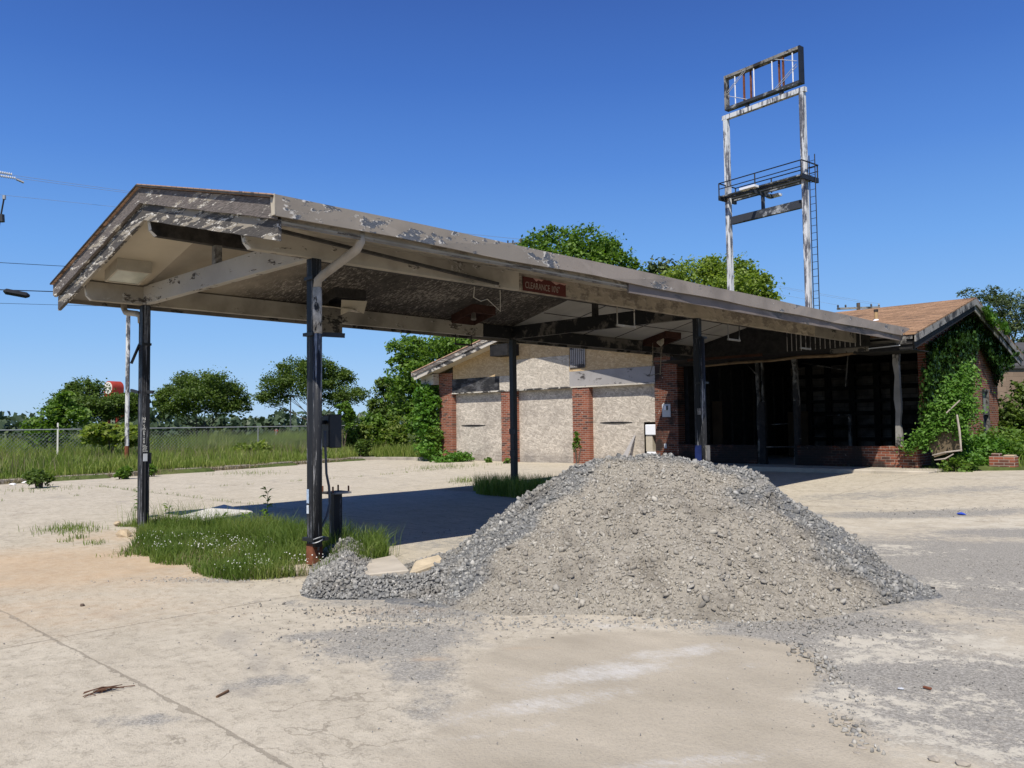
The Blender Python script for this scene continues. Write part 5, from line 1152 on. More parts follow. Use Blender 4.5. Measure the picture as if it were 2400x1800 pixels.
def wire(label, pts, r, group='overhead wires', mat=None):
    pts = [np.array(p) for p in pts]; out = []
    n = 24; a, b = pts; sag = .004*np.linalg.norm(b-a)
    for k in range(n+1): q = a+(b-a)*k/n; out.append(q+np.array([0, 0, -sag*4*(k/n)*(1-k/n)]))
    o = MB().tube(out, r, 4).build('overhead_wire', mat or MAT['wire']); return tag(o, label, 'wire', group)
paleW = plain('pale_aluminium_wire', (0.25, 0.27, 0.30), .1, 3, .5, bump=0)
wl = PD(-60, 404, 34)
wire('pale power line carrying the insulator string at top left', (wl, u1+a1_*1.1+np.array([0, 0, .2])), .006, mat=paleW)
wire('second pale power line just above the insulator string', (PD(-60, 398, 34.5), u1+a1_*.7+np.array([0, 0, .2])), .006, mat=paleW)
wire('thin line reaching the roof left of the canopy apex', (PD(-60, 450, 34), u1-a1_*1.1+np.array([0, 0, .2])), .005, mat=paleW)
wire('dark line above the spliced cable at left', (PD(-60, 612, 34), u1+np.array([0, 0, -3.2])), .010)
wire('thick black cable with the splice case at left', (PD(-60, 677, 34), u1+np.array([0, 0, -4.4])), .017)
wire('lowest thin line passing under the canopy left eave', (PD(-60, 709, 34), u1+np.array([0, 0, -5.2])), .007)
for k in (-.48, .3, .48): wire('line strung between the two utility poles behind the sign tower', (u1+a1_*2.2*k+np.array([0, 0, .25]), u2+a2_*2.9*k+np.array([0, 0, .25])), .006, mat=paleW)
t = thing('insulator_string', 'pale finned insulator string on the power line at top left', 'insulator', PD(25, 416, 34), )
for dy in (0, -10):
    x0 = -8+dy*.8; mb = MB(); a = PD(x0, 411+dy, 33.9); b = PD(x0+46, 418+dy*.9, 34.1); n = 9
    pts_, rr = [], []
    for k in range(n):
        for s_, r_ in ((0, .02), (.3, .055), (.45, .055), (.6, .02)): pts_.append(a+(b-a)*(k+s_)/n); rr.append(r_)
    mb.tube(pts_, rr, 8); mb.build('finned_rod', MAT['greybox'], t)
MB().tube([PD(38, 420, 34), PD(56, 428, 34)], .04, 7).build('clamp', MAT['galv'], t)
t = thing('cable_splice_case', 'black splice case hung on the thick cable at left', 'cable splice', PD(38, 688, 34)); MB().tube([PD(8, 681, 34), PD(14, 683, 34), PD(62, 692, 34), PD(70, 694, 34)], [.04, .11, .11, .04], 9).build('case', MAT['black'], t)
t = thing('stay_rod', 'slanting insulated stay rod at the left edge of the photo', 'stay rod', PD(5, 490, 34)); MB().tube([PD(10, 462, 34), PD(2, 505, 34), PD(-8, 560, 34)], .03, 6).build('rod', MAT['wire'], t); MB().tube([PD(2, 503, 34), PD(3, 520, 34)], .12, 7).build('clamp', MAT['steel_dk'], t); MB().tube([PD(10, 458, 34), PD(10, 467, 34)], .06, 7).build('eye', MAT['galv'], t)

# ------------------------------------------------------------------ left background
# chain link fence
f0, f1 = PD(-260, 1010, 35.5), PD(1120, 990, 47); FA, FB = f0[:2], f1[:2]; fl = np.linalg.norm(FB-FA); fd = (FB-FA)/fl
fen = thing('chain_link_fence', 'chain link fence running along the grass verge at left', 'fence', (*((FA+FB)/2), 0.1))
FZ0, FZ1 = 0.15, 1.37
def FPt(u, z): q = FA+fd*u; return np.array([q[0], q[1], z])
nseg = int(fl/.14); vs, fs = [], []
rows = int((FZ1-FZ0)/.14)
for i in range(nseg):
    for sgn in (1, -1):
        u0 = i*.14 if sgn > 0 else i*.14
        u1_ = u0 + sgn*rows*.14
        p0, p1_ = FPt(u0, FZ0), FPt(u1_, FZ0+rows*.14)
        if u1_ < 0 or u1_ > fl: continue
        w = np.array([fd[0], fd[1], 0])*.007; k = len(vs); vs += [p0-w, p0+w, p1_+w, p1_-w]; fs.append((k, k+1, k+2, k+3))
        nr = np.array([-fd[1], fd[0], 0])*.006; k = len(vs); vs += [p0-nr, p0+nr, p1_+nr, p1_-nr]; fs.append((k, k+1, k+2, k+3))
np_mesh('wire_mesh', np.array(vs), [np.array(fs)], MAT['galv'], fen)
MB().tube([FPt(0, FZ1+.02), FPt(fl, FZ1+.02)], .022, 6).build('top_rail', MAT['galv'], fen)
u = 1.0
while u < fl: MB().tube([FPt(u, 0), FPt(u, FZ1+.06)], .022, 6).build('post', MAT['galv'], fen); u += 6.3
# thin weathered pole standing in the grass
pb = PD(297, 1085, 31.5); ptop = PD(304, 733, 31.5)
t = thing('steel_pole', 'thin pole with flaking white and black paint and rusty foot standing in the grass', 'pole', (pb[0], pb[1], .0))
MB().tube([(pb[0], pb[1], -.1), (pb[0], pb[1], .78)], .075, 9).build('rusty_foot', MAT['rust'], t); MB().tube([(pb[0], pb[1], .782), (pb[0]+.02, pb[1], ptop[2])], .072, 9).build('shaft', MAT['whitepole'], t)
# pylon sign half hidden by the left tree
q = PD(253, 1003, 58); hz = lambda py: float(PD(250, py, 58)[2])
pd_ = np.array([LF[0], LF[1]]); pr_ = np.array([LR[0]*.80+LF[0]*.6, LR[1]*.80+LF[1]*.6]); pr_ /= np.linalg.norm(pr_); pdp = np.array([-pr_[1], pr_[0]])
t = thing('pylon_sign', 'red round topped pylon sign half hidden behind the left tree', 'sign', (q[0], q[1], 0))
fr_ = np.array([LR[0]*.55-LF[0]*.83, LR[1]*.55-LF[1]*.83]) # face normal roughly towards the road
fr_ = -np.array([LR[0]*.45+LF[0]*.89, LR[1]*.45+LF[1]*.89]); fx = np.array([-fr_[1], fr_[0]]);  
if fx@LR < 0: fx = -fx
rr_ = .44; zc_ = hz(909)
poly = [(q[0]+fx[0]*rr_*math.cos(a), q[1]+fx[1]*rr_*math.cos(a), zc_+rr_*math.sin(a)) for a in np.linspace(0, math.pi, 17)]
poly += [(q[0]-fx[0]*rr_, q[1]-fx[1]*rr_, hz(978)), (q[0]+fx[0]*rr_, q[1]+fx[1]*rr_, hz(978))]
MB().prism(poly, (-fr_[0]*.8, -fr_[1]*.8, 0)).build('body', MAT['redsign'], t)
fc = [(q[0]+fx[0]*rr_*.86*math.cos(a)+fr_[0]*.01, q[1]+fx[1]*rr_*.86*math.cos(a)+fr_[1]*.01, zc_+rr_*.86*math.sin(a)) for a in np.linspace(0, 2*math.pi, 25)[:-1]]
fo = MB().prism(fc, (fr_[0]*.02, fr_[1]*.02, 0)).build('round_face', MAT['whitesign'], t)
mb = MB()
for k in range(10):
    a = k*math.pi/5+.2; A_ = np.array([q[0]+fx[0]*rr_*.3*math.cos(a)+fr_[0]*.035, q[1]+fx[1]*rr_*.3*math.cos(a)+fr_[1]*.035, zc_+rr_*.3*math.sin(a)]); B_ = np.array([q[0]+fx[0]*rr_*.72*math.cos(a)+fr_[0]*.035, q[1]+fx[1]*rr_*.72*math.cos(a)+fr_[1]*.035, zc_+rr_*.72*math.sin(a)]); mb.bar(A_, B_, .06, .01)
mb.build('face_mark', MAT['black'], fo)
for s in (-1, 1): MB().bar((q[0]+fx[0]*rr_*.85*s-fr_[0]*.35, q[1]+fx[1]*rr_*.85*s-fr_[1]*.35, -.1), (q[0]+fx[0]*rr_*.85*s-fr_[0]*.35, q[1]+fx[1]*rr_*.85*s-fr_[1]*.35, hz(978)), .14, .14, (fr_[0], fr_[1], 0)).build('leg', MAT['redsign'], t)
p_ = PD(135, 1040, 34); t = thing('marker_post', 'thin white marker post by the fence at far left', 'marker post', (p_[0], p_[1], 0)); MB().bar((p_[0], p_[1], 0), (p_[0], p_[1], PD(135, 991, 34)[2]), .09, .03, (fd[0], fd[1], 0)).build('blade', MAT['whitesign'], t); MB().bar((p_[0], p_[1]-.02, PD(135, 1004, 34)[2]), (p_[0], p_[1]-.02, PD(135, 1001, 34)[2]), .095, .035, (fd[0], fd[1], 0)).build('band', MAT['char'], t)
p_ = PD(648, 1020, 60); t = thing('road_sign', 'small white and red road sign beyond the fence', 'road sign', (p_[0], p_[1], 0)); z0_, z1_ = float(PD(648, 1021, 60)[2]), float(PD(648, 1005, 60)[2])
MB().bar((p_[0], p_[1], z0_), (p_[0], p_[1], z1_), .30, .02, (LR[0], LR[1], 0)).build('plate', MAT['whitesign'], t)
nb = np.array([-LF[0], -LF[1], 0])*.02
# width axis of the plate is across the view
MB().bar(np.array([p_[0], p_[1], z0_+(z1_-z0_)*.62])+nb, np.array([p_[0], p_[1], z0_+(z1_-z0_)*.86])+nb, .22, .02, (LF[0], LF[1], 0)).build('red_mark', MAT['redsign'], t); MB().bar(np.array([p_[0], p_[1], z0_+(z1_-z0_)*.2])+nb, np.array([p_[0], p_[1], z0_+(z1_-z0_)*.4])+nb, .16, .02, (LF[0], LF[1], 0)).build('red_mark', MAT['redsign'], t)
MB().tube([(p_[0], p_[1], -.1), (p_[0], p_[1], z0_)], .03, 6).build('leg', MAT['galv'], t)
p_ = PD(681, 1010, 75); t = thing('lamp_post', 'slim dark lamp post seen behind the right crape myrtle', 'lamp post', (p_[0], p_[1], 0)); MB().tube([(p_[0], p_[1], 0), (p_[0], p_[1], PD(681, 930, 75)[2])], [.07, .05], 7).build('shaft', MAT['steel_dk'], t); MB().bar((p_[0], p_[1], PD(681, 930, 75)[2]), (p_[0]+.9, p_[1]+.3, PD(681, 928, 75)[2]), .14, .1).build('lamp_head', MAT['steel_dk'], t)

# ------------------------------------------------------------------ trees and plants
def tree(name, label, base, clumps, leaf, n, size, trunk_r, stems=1, cat='tree', group=None, fork=.35, asp=.6, upward=.3, hollow=.45, spread=.25):
    """clumps: list of (x, y, z, rx, ry, rz) foliage masses in world space"""
    base = np.array(base, float); t = thing(name, label, cat, base, group)
    cl = np.array(clumps); mb = MB(); cen = cl[:, :3].mean(0)
    for s in range(stems):
        a = 2*math.pi*s/max(stems, 1)+.6; off = np.array([math.cos(a), math.sin(a), 0])*(trunk_r*1.6 if stems > 1 else 0)
        fk = base + (cen-base)*fork + off*(4 if stems > 1 else 0)
        mb.tube([base+off+np.array([0, 0, -.3]), base+off*1.6+(fk-base-off)*.5, fk], [trunk_r*1.25, trunk_r, trunk_r*.8], 7)
        for i in range(len(cl)):
            if i % stems != s: continue
            tip = cl[i, :3] - np.array([0, 0, cl[i, 5]*.2]); md = fk*.5+tip*.5 + rng.normal(0, .1, 3)*np.linalg.norm(tip-fk)*.5
            mb.tube([fk, md, tip], [trunk_r*.55, trunk_r*.35, trunk_r*.12], 5)
            for _ in range(2):
                tp = cl[i, :3]+rand_unit(1)[0]*cl[i, 3:]*.75; mb.tube([md, (md+tp)/2+rng.normal(0, .05, 3), tp], [trunk_r*.28, trunk_r*.2, trunk_r*.06], 4)
    mb.build('trunk', MAT['bark'], t)
    sub = []
    for c_ in cl:
        for _ in range(5):
            d_ = rand_unit(1)[0]; d_[2] = abs(d_[2])*.9-.15; s_ = rng.uniform(.28, .48)
            sub.append((*(c_[:3]+d_*c_[3:]*.82), *(c_[3:]*s_)))
    cl = np.concatenate([cl*np.array([1, 1, 1, .88, .88, .88]), np.array(sub)])
    vol = cl[:, 3]*cl[:, 4]*cl[:, 5]; pr = vol**.67; pr /= pr.sum(); ci = rng.choice(len(cl), n//14, p=pr)
    d = rand_unit(len(ci)); rad = rng.uniform(hollow, 1.0, len(ci))**.8
    tw = cl[ci, :3] + d*rad[:, None]*cl[ci, 3:]
    tw += rng.normal(0, .06, tw.shape)*cl[ci, 3:]
    # each twig carries a spray of leaves
    lv = np.repeat(tw, 14, 0); sp_ = np.repeat(cl[ci, 3]*spread, 14)[:, None]
    lv = lv + rng.normal(0, 1, lv.shape)*sp_*np.array([1, 1, .6]) + np.repeat(d, 14, 0)*rng.uniform(0, 1, (len(lv), 1))*sp_*1.3
    nr = rand_unit(len(lv)); nr[:, 2] = np.abs(nr[:, 2])+upward; nr /= np.linalg.norm(nr, axis=1, keepdims=True)
    v, f = leaf_quads(lv, size*rng.uniform(.6, 1.3, len(lv)), nr, asp)
    tone = np.clip(np.repeat(rng.beta(2, 2, len(ci)), 14)*.6+rng.uniform(0, .4, len(lv)), 0, 1)
    np_mesh('crown', v, [f], MAT[leaf], t, dict(v=np.repeat(tone, 4)))
    return t
def px_clump(px, py, dist, rpx, rpy, dep=1.0):
    c = PD(px, py, dist); dz = dist/F_PX; return (*c, rpx*dz, rpx*dz*dep, rpy*dz)
grp = 'crape myrtles beyond the fence'
def ground_at(px, dist, z=.1): q = PD(px, 1000, dist); return (q[0], q[1], z)
def myrtle(label, px, d, cl): return tree('crape_myrtle', label, ground_at(px, d), [px_clump(a, b, d+e, r, s) for a, b, r, s, e in cl], 'leaf_dark', 30000, .115, .05, 6, group=grp, fork=.42, hollow=.25, spread=.18)
myrtle('left crape myrtle overgrown with brighter vines in front of the red pylon sign', 220, 42, [(160, 950, 42, 28, 0), (200, 920, 38, 32, .4), (245, 952, 44, 22, -.3), (290, 948, 36, 28, .2), (200, 960, 60, 26, -.5), (262, 958, 44, 16, .3), (315, 960, 20, 24, 0)])
myrtle('middle crape myrtle with a full rounded crown right of the lettered post', 470, 43, [(400, 940, 36, 34, 0), (440, 910, 44, 34, .4), (490, 900, 48, 32, -.3), (535, 930, 40, 36, .2), (470, 935, 66, 30, -.5), (565, 950, 26, 20, .3), (420, 958, 46, 14, 0), (525, 956, 44, 14, 0)])
myrtle('right crape myrtle with an open spreading crown behind the front right post', 735, 44, [(650, 900, 40, 26, 0), (690, 870, 44, 32, .4), (740, 862, 40, 30, -.3), (780, 890, 44, 30, .2), (820, 925, 40, 22, -.5), (640, 935, 38, 18, .3), (720, 905, 60, 26, 0), (790, 935, 40, 14, .2)])
# vines on the left myrtle, pale sapling
tree('sapling', 'pale green leafy sapling left of the left crape myrtle', ground_at(110, 39), [px_clump(90, 1000, 39, 22, 18), px_clump(130, 965, 39, 30, 18), px_clump(170, 985, 39, 36, 26), px_clump(110, 1020, 39, 36, 20), px_clump(150, 940, 39, 18, 20)], 'leaf_mid', 3600, .2, .03, 2, 'sapling')
tree('roadside_tree', 'small bushy tree left of the big tree by the garage', ground_at(905, 46), [px_clump(905, 910, 46, 28, 26), px_clump(885, 950, 46, 24, 26), px_clump(930, 945, 46, 26, 34), px_clump(905, 970, 46, 34, 20)], 'leaf_dark', 9000, .15, .05, 3, spread=.2)
tree('roadside_tree', 'big spreading tree beside the garage gable', ground_at(1010, 40), [px_clump(955, 815, 40, 44, 24), px_clump(1040, 830, 41, 80, 36), px_clump(990, 880, 40, 70, 42), px_clump(1060, 900, 40, 60, 46), px_clump(950, 930, 40, 42, 40), px_clump(1010, 960, 40, 50, 50), px_clump(1090, 800, 42, 60, 34), px_clump(1130, 840, 42, 60, 40), px_clump(940, 850, 40, 26, 20)], 'leaf_mid', 24000, .19, .16, spread=.2)
tree('shade_tree', 'tall dark green tree rising behind the canopy ridge', ground_at(1345, 52), [px_clump(1300, 575, 52, 60, 40), px_clump(1375, 580, 52, 64, 44), px_clump(1250, 600, 52, 50, 40), px_clump(1430, 620, 52, 56, 40), px_clump(1470, 650, 52, 46, 40), px_clump(1330, 640, 52, 110, 60), px_clump(1330, 720, 52, 120, 60), px_clump(1225, 610, 51, 28, 24)], 'leaf_mid', 24000, .24, .22, spread=.2)
tree('shade_tree', 'yellow green tree rising behind the left pole of the sign tower', ground_at(1690, 50), [px_clump(1640, 655, 50, 64, 44), px_clump(1700, 640, 50, 60, 42), px_clump(1760, 680, 50, 54, 40), px_clump(1680, 700, 50, 120, 50), px_clump(1580, 660, 51, 46, 30), px_clump(1790, 700, 50, 34, 30), px_clump(1680, 760, 50, 120, 50)], 'leaf_yel', 22000, .22, .2, spread=.2)
tree('shade_tree', 'grey green tree tucked left of the yellow green tree', ground_at(1555, 56), [px_clump(1555, 640, 56, 42, 34), px_clump(1545, 690, 56, 60, 40)], 'leaf_pine', 4200, .26, .15)
tree('pine_tree', 'open blue green pine behind the store gable at right', ground_at(2390, 58), [px_clump(2345, 715, 58, 46, 26), px_clump(2275, 692, 58, 24, 12), px_clump(2325, 690, 58, 24, 16), px_clump(2385, 740, 58, 50, 26), px_clump(2400, 705, 58, 46, 22), px_clump(2370, 775, 58, 46, 16), px_clump(2440, 760, 58, 50, 40), px_clump(2330, 745, 58, 34, 16), px_clump(2420, 800, 58, 40, 14)], 'leaf_pine', 7500, .24, .14, fork=.6, asp=.3, spread=.2, hollow=.1)
# shrubs and tall weeds
def shrub(label, px, py, dist, rx, rz, leaf, n, size, group=None, cat='shrub', name='shrub'):
    c = PD(px, py, dist); z0 = float(PD(px, py, dist)[2]); k = dist/F_PX
    return tree(name, label, (c[0], c[1], max(0, z0-rz*k)), [(c[0]+rng.uniform(-.5, .5)*rx*k, c[1]+rng.uniform(-.5, .5)*rx*k, z0+rng.uniform(-.4, .5)*rz*k, rx*k*.6, rx*k*.6, rz*k*.6) for _ in range(4)], leaf, n, size, .02, 3, cat, group, fork=.4)
shrub('dark rounded weed clump growing over the kerb at left', 93, 1118, 24.5, 24, 22, 'leaf_dark', 1400, .10); shrub('strap leaved clump at the kerb left of the thin pole foot', 286, 1108, 27, 16, 14, 'leaf_mid', 900, .14); shrub('strap leaved clump at the kerb right of the lettered post', 356, 1104, 28, 12, 14, 'leaf_mid', 700, .14)
shrub('tall milkweed like plant behind the electrical box', 805, 985, 36, 20, 44, 'leaf_mid', 1500, .2); shrub('dark bushy weed at the kerb right of the electrical box', 850, 1055, 35, 20, 26, 'leaf_dark', 1500, .14)
gw = 'tall weeds between the kerb and the garage'
for k, (px, py, d, rx, rz, lf) in enumerate(((880, 1015, 38, 40, 44, 'leaf_mid'), (935, 1020, 38, 44, 48, 'grass2'), (985, 1015, 37, 40, 52, 'leaf_mid'), (830, 1030, 37, 36, 30, 'grass2'), (1015, 1040, 33, 24, 40, 'leaf_mid'))):
    shrub(['tall weed bush just right of the electrical box', 'pale feathery weed bush midway to the garage', 'tall weed bush against the climbing vine', 'low feathery weeds behind the pale rubble', 'leafy weed clump at the foot of the left brick pier'][k], px, py, d, rx, rz, lf, 3200, .17, gw)
tree('climbing_vine', 'bright climbing vine on the outer side of the left brick pier', PD(1010, 1062, 33), [px_clump(1000, 930, 33.2, 26, 30), px_clump(990, 985, 33, 22, 40), px_clump(1015, 960, 33, 20, 44), px_clump(1012, 1020, 33, 18, 40), px_clump(1000, 1055, 32.6, 30, 20), px_clump(1022, 910, 33.3, 10, 24)], 'leaf_lit', 5600, .16, .03, 2, 'vine')
shrub('low green weed spread at the garage corner by the first boarded bay', 1060, 1078, 31, 46, 14, 'leaf_lit', 2600, .12, None, 'weed')
shrub('small weed at the foot of the brick pier between the second and third bays', 1352, 1030, 26.8, 10, 34, 'leaf_mid', 700, .09, None, 'weed'); shrub('small weed at the foot of the first boarded bay', 1145, 1082, 30, 12, 8, 'leaf_mid', 300, .1, None, 'weed'); shrub('small weed at the threshold left of the rear left post', 1190, 1082, 29, 10, 8, 'leaf_mid', 300, .1, None, 'weed')

for px, py, d, rx, rz, lf, n, sz_, lab in ((262, 1020, 33, 50, 20, 'grass', 2600, .22, 'tall strap leaved clump against the fence left of the thin pole'), (600, 1052, 35, 44, 12, 'grass', 1300, .17, 'rough weed clump midway between the two front posts')):
    shrub(lab, px, py, d, rx, rz, lf, n, sz_, None, 'weed', 'weed')
xv = None; yv = rng.uniform(-7, 22, 5000); xv = curb_x(yv)-.4-9*rng.uniform(0, 1, 5000); tag(grass('dry_grass', np.stack([xv, yv, zfield(xv, yv)], 1), rng.uniform(.3, .85, 5000), .014, MAT['dry'], .5), kind='stuff')
# ivy sheets on the store gable
iv = thing('ivy', 'thick shade-toned ivy hanging over the brick gable of the store', 'ivy', (SX1, 20, .2))
def ivy_patch(n, poly_px, out0=.03, out1=.28, xw=SX1, size=.115):
    poly = np.array(poly_px, float); lo, hi_ = poly.min(0), poly.max(0); q = rng.uniform(lo, hi_, (n*4, 2)); ins = np.zeros(len(q), bool); j = len(poly)-1
    for i in range(len(poly)):
        c_ = ((poly[i, 1] > q[:, 1]) != (poly[j, 1] > q[:, 1])) & (q[:, 0] < (poly[j, 0]-poly[i, 0])*(q[:, 1]-poly[i, 1])/(poly[j, 1]-poly[i, 1]+1e-9)+poly[i, 0]); ins ^= c_; j = i
    q = q[ins][:n]; P_ = np.array([PX(a, b, xw) for a, b in q])
    P_ = P_[(P_[:, 2] > -.1)]; o = rng.uniform(out0, out1, len(P_))*(.5+.5*smooth_noise(P_[:, 1], P_[:, 2], .5, 4)+.3); P_[:, 0] += np.clip(o, .02, 1)
    nr = np.stack([np.ones(len(P_))*.9, rng.normal(.35, .45, len(P_)), rng.normal(-.05, .35, len(P_))], 1); nr /= np.linalg.norm(nr, axis=1, keepdims=True)
    return leaf_quads(P_, size*rng.uniform(.6, 1.3, len(P_)), nr, .85, .6)
mains = [ivy_patch(8000, [(2165, 812), (2215, 775), (2262, 740), (2285, 730), (2282, 800), (2268, 860), (2262, 920), (2235, 985), (2190, 1020), (2165, 1055), (2150, 1055), (2148, 960), (2152, 880)], .03, .35),
         ivy_patch(4500, [(2278, 720), (2300, 735), (2330, 770), (2342, 795), (2372, 830), (2345, 850), (2335, 880), (2330, 905), (2322, 880), (2306, 850), (2290, 815), (2282, 780)], .05, .38)]
v = np.concatenate([m_[0] for m_ in mains]); f = np.concatenate([mains[0][1], mains[1][1]+len(mains[0][0])])
np_mesh('foliage', v, [f], MAT['leaf_ivy'], iv, dict(v=np.repeat(np.clip(rng.beta(2, 2, len(v)//4), 0, 1), 4)))
tp = ivy_patch(500, [(2280, 716), (2300, 728), (2330, 765), (2338, 790), (2318, 772), (2292, 745)], .2, .45, ex1-.15); np_mesh('sunlit_rake_foliage', tp[0], [tp[1]], MAT['leaf_lit'], iv, dict(v=np.repeat(rng.beta(2, 2, len(tp[0])//4), 4)))  # ivy along the rake, sunlight put in as a brighter leaf colour
mb = MB()
for a in ((2180, 1055, 2200, 900), (2200, 1030, 2230, 800), (2240, 1000, 2255, 780)): mb.tube([PX(a[0], a[1], SX1+.03), PX((a[0]+a[2])/2+6, (a[1]+a[3])/2, SX1+.05), PX(a[2], a[3], SX1+.03)], .018, 5)
mb.build('stem', MAT['bark'], iv)
# bright fallen bough with its leaves, the board and bleached sticks
YB = 16.35
bough = [PY(2120, 1048, YB-.05), PY(2160, 1028, YB), PY(2195, 985, YB+.1), PY(2225, 935, YB+.25), PY(2255, 890, YB+.4), PY(2275, 875, YB+.5)]
t = thing('fallen_bough', 'bright green leafy bough leaning from the low brick wall up to the ivy', 'bough', bough[1]); MB().tube([q_+np.array([-.12, .35, 0]) for q_ in bough], [.012, .018, .02, .018, .014, .008], 6).build('stem', MAT['bark'], t)
C5 = []
for px, py, r, n in ((2130, 1046, 14, 120), (2160, 1030, 20, 260), (2190, 1005, 24, 420), (2205, 975, 26, 520), (2225, 960, 34, 620), (2250, 945, 36, 620), (2235, 915, 26, 420), (2262, 900, 26, 360), (2245, 990, 30, 420), (2265, 960, 24, 320), (2270, 870, 20, 120), (2255, 1015, 16, 160)):
    c = PY(px, py, YB+.15+(1050-py)*.003); k = 20.0/F_PX; C5.append(c+rng.normal(0, .5, (n, 3))*r*k*np.array([1.0, .8, 1]))
C5 = np.concatenate(C5); nr = np.stack([rng.normal(.3, .5, len(C5)), rng.normal(-.3, .5, len(C5)), np.abs(rng.normal(.7, .4, len(C5)))], 1); nr /= np.linalg.norm(nr, axis=1, keepdims=True)
C5 = np.concatenate([C5, C5+rng.normal(0, .06, C5.shape)]); nr = np.concatenate([nr, nr]); v, f = leaf_quads(C5, .09*rng.uniform(.6, 1.35, len(C5)), nr, .5, .35); np_mesh('leaves', v, [f], MAT['leaf_lit'], t, dict(v=np.repeat(rng.beta(2, 2, len(C5)), 4)))
t = thing('plywood_sheet', 'dark brown plywood sheet standing among the leaves below the fallen bough', 'board', PY(2210, 1060, YB+.2)); p = [PY(a, b, YB+.3) for a, b in ((2168, 1040), (2190, 1000), (2215, 965), (2245, 960), (2250, 1054), (2190, 1072), (2180, 1055))]; MB().prism(p, (0, .02, 0)).build('sheet', MAT['brown_board'], t)
gs = 'bleached sticks by the fallen bough'
def stick_thing(label, pts, r): o = MB().tube(pts, r, 6).build('stick', MAT['stick']); tag(o, label, 'stick', gs)
stick_thing('upright bleached stick at the right edge of the plywood sheet', [PY(2243, 972, YB-.05), PY(2249, 1010, YB-.1), PY(2253, 1058, YB-.15)], [.02, .026, .018])
stick_thing('long bleached stick lying under the plywood sheet', [PY(2185, 1067, YB-.3), PY(2215, 1060, YB-.3), PY(2255, 1055, YB-.2)], [.012, .018, .018])
stick_thing('crooked bleached stick lowest on the slab below the plywood sheet', [PY(2190, 1078, YB-.5), PY(2215, 1075, YB-.45), PY(2235, 1064, YB-.4)], [.012, .018, .012])
stick_thing('short bleached stick poking out of the leafy bough', [PY(2218, 968, YB), PY(2250, 938, YB+.1)], [.016, .016])
# weeds to the right of the store
wr = 'weeds along the store gable'
for k, (px, py, y, r, n, lf, lab) in enumerate(((2280, 1035, 18.5, .55, 1700, 'leaf_lit', 'bright weed mound at the foot of the brick gable'), (2310, 1048, 18.2, .5, 1500, 'leaf_lit', 'bright weed mound behind the broken brick block'), (2360, 1030, 20, .7, 1800, 'leaf_mid', 'weed mound with small white flowers right of the brick block'), (2270, 1068, 17.2, .35, 900, 'leaf_lit', 'low weed in front of the bright mound'), (2400, 1050, 19, .6, 1500, 'leaf_mid', 'weed mound cut by the right edge of the photo'), (2240, 1078, 16.6, .3, 500, 'leaf_mid', 'small weed on the slab edge below the sticks'), (2330, 1020, 21, .7, 1400, 'leaf_mid', 'weeds below the narrow door'))):
    c = PY(px, py, y); tree('weed', lab, (c[0], c[1], max(0, c[2]-r)), [(c[0]+rng.normal(0, .3)*r, c[1]+rng.normal(0, .3)*r, c[2]-r*.35, r, r, r*.6) for _ in range(3)], lf, n, .11, .012, 3, 'weed', wr)
c = PY(2385, 960, 25); tree('elder_bush', 'tall dark leafy bush in front of the tan block building', (c[0], c[1], 0), [(c[0]+dx, c[1]+dy, c[2]+dz, r, r, r*1.1) for dx, dy, dz, r in ((0, 0, 0, .6), (.4, .2, .5, .5), (.1, -.2, -.7, .7), (.7, 0, -.5, .8), (-.3, .2, -.9, .6), (.9, .1, .3, .7))], 'leaf_dark', 6500, .16, .05, 3, 'bush')
c = PY(2345, 1000, 27); tree('elder_bush', 'shaded low bush between the gable corner and the tan block building', (c[0], c[1], 0), [(c[0], c[1], .8, .8, .6, .6), (c[0]+.7, c[1], 1.0, .7, .6, .7)], 'leaf_dark', 2600, .15, .04, 3, 'bush')
# neighbour building
A = PD(2310, 1000, 38); d_ = np.array([LR[0]*.98+LF[0]*.2, LR[1]*.98+LF[1]*.2]); Bb = A[:2]+d_*16; nrm_ = np.array([-d_[1], d_[0]]); zt2 = float(PD(2380, 862, 38.2)[2])
t = thing('neighbour_building', 'plain tan block building beyond the store gable at the right edge', 'building', (A[0], A[1], 0))
MB().prism([(A[0], A[1], -.2), (Bb[0], Bb[1], -.2), (Bb[0], Bb[1], zt2), (A[0], A[1], zt2)], (nrm_[0]*10, nrm_[1]*10, 0)).build('wall', MAT['block_tan'], t)
MB().prism([(*(A[:2]-nrm_*.1-d_*.4), zt2+.01), (*(Bb-nrm_*.1), zt2+.01), (*(Bb+nrm_*5), zt2+1.5), (*(A[:2]+nrm_*5-d_*.4), zt2+1.5)], (0, 0, .12)).build('roof', plain('grey_metal_roof', (.07, .068, .068), .2, 2, .9), t)
MB().prism([(*(A[:2]+nrm_*10.4-d_*.4), zt2+.01), (*(Bb+nrm_*10.4), zt2+.01), (*(Bb+nrm_*5), zt2+1.5), (*(A[:2]+nrm_*5-d_*.4), zt2+1.5)], (0, 0, .12)).build('roof', bpy.data.materials['grey_metal_roof'], t)

# ------------------------------------------------------------------ grass
def scatter(n, x0, x1, y0, y1): return rng.uniform(x0, x1, n), rng.uniform(y0, y1, n)
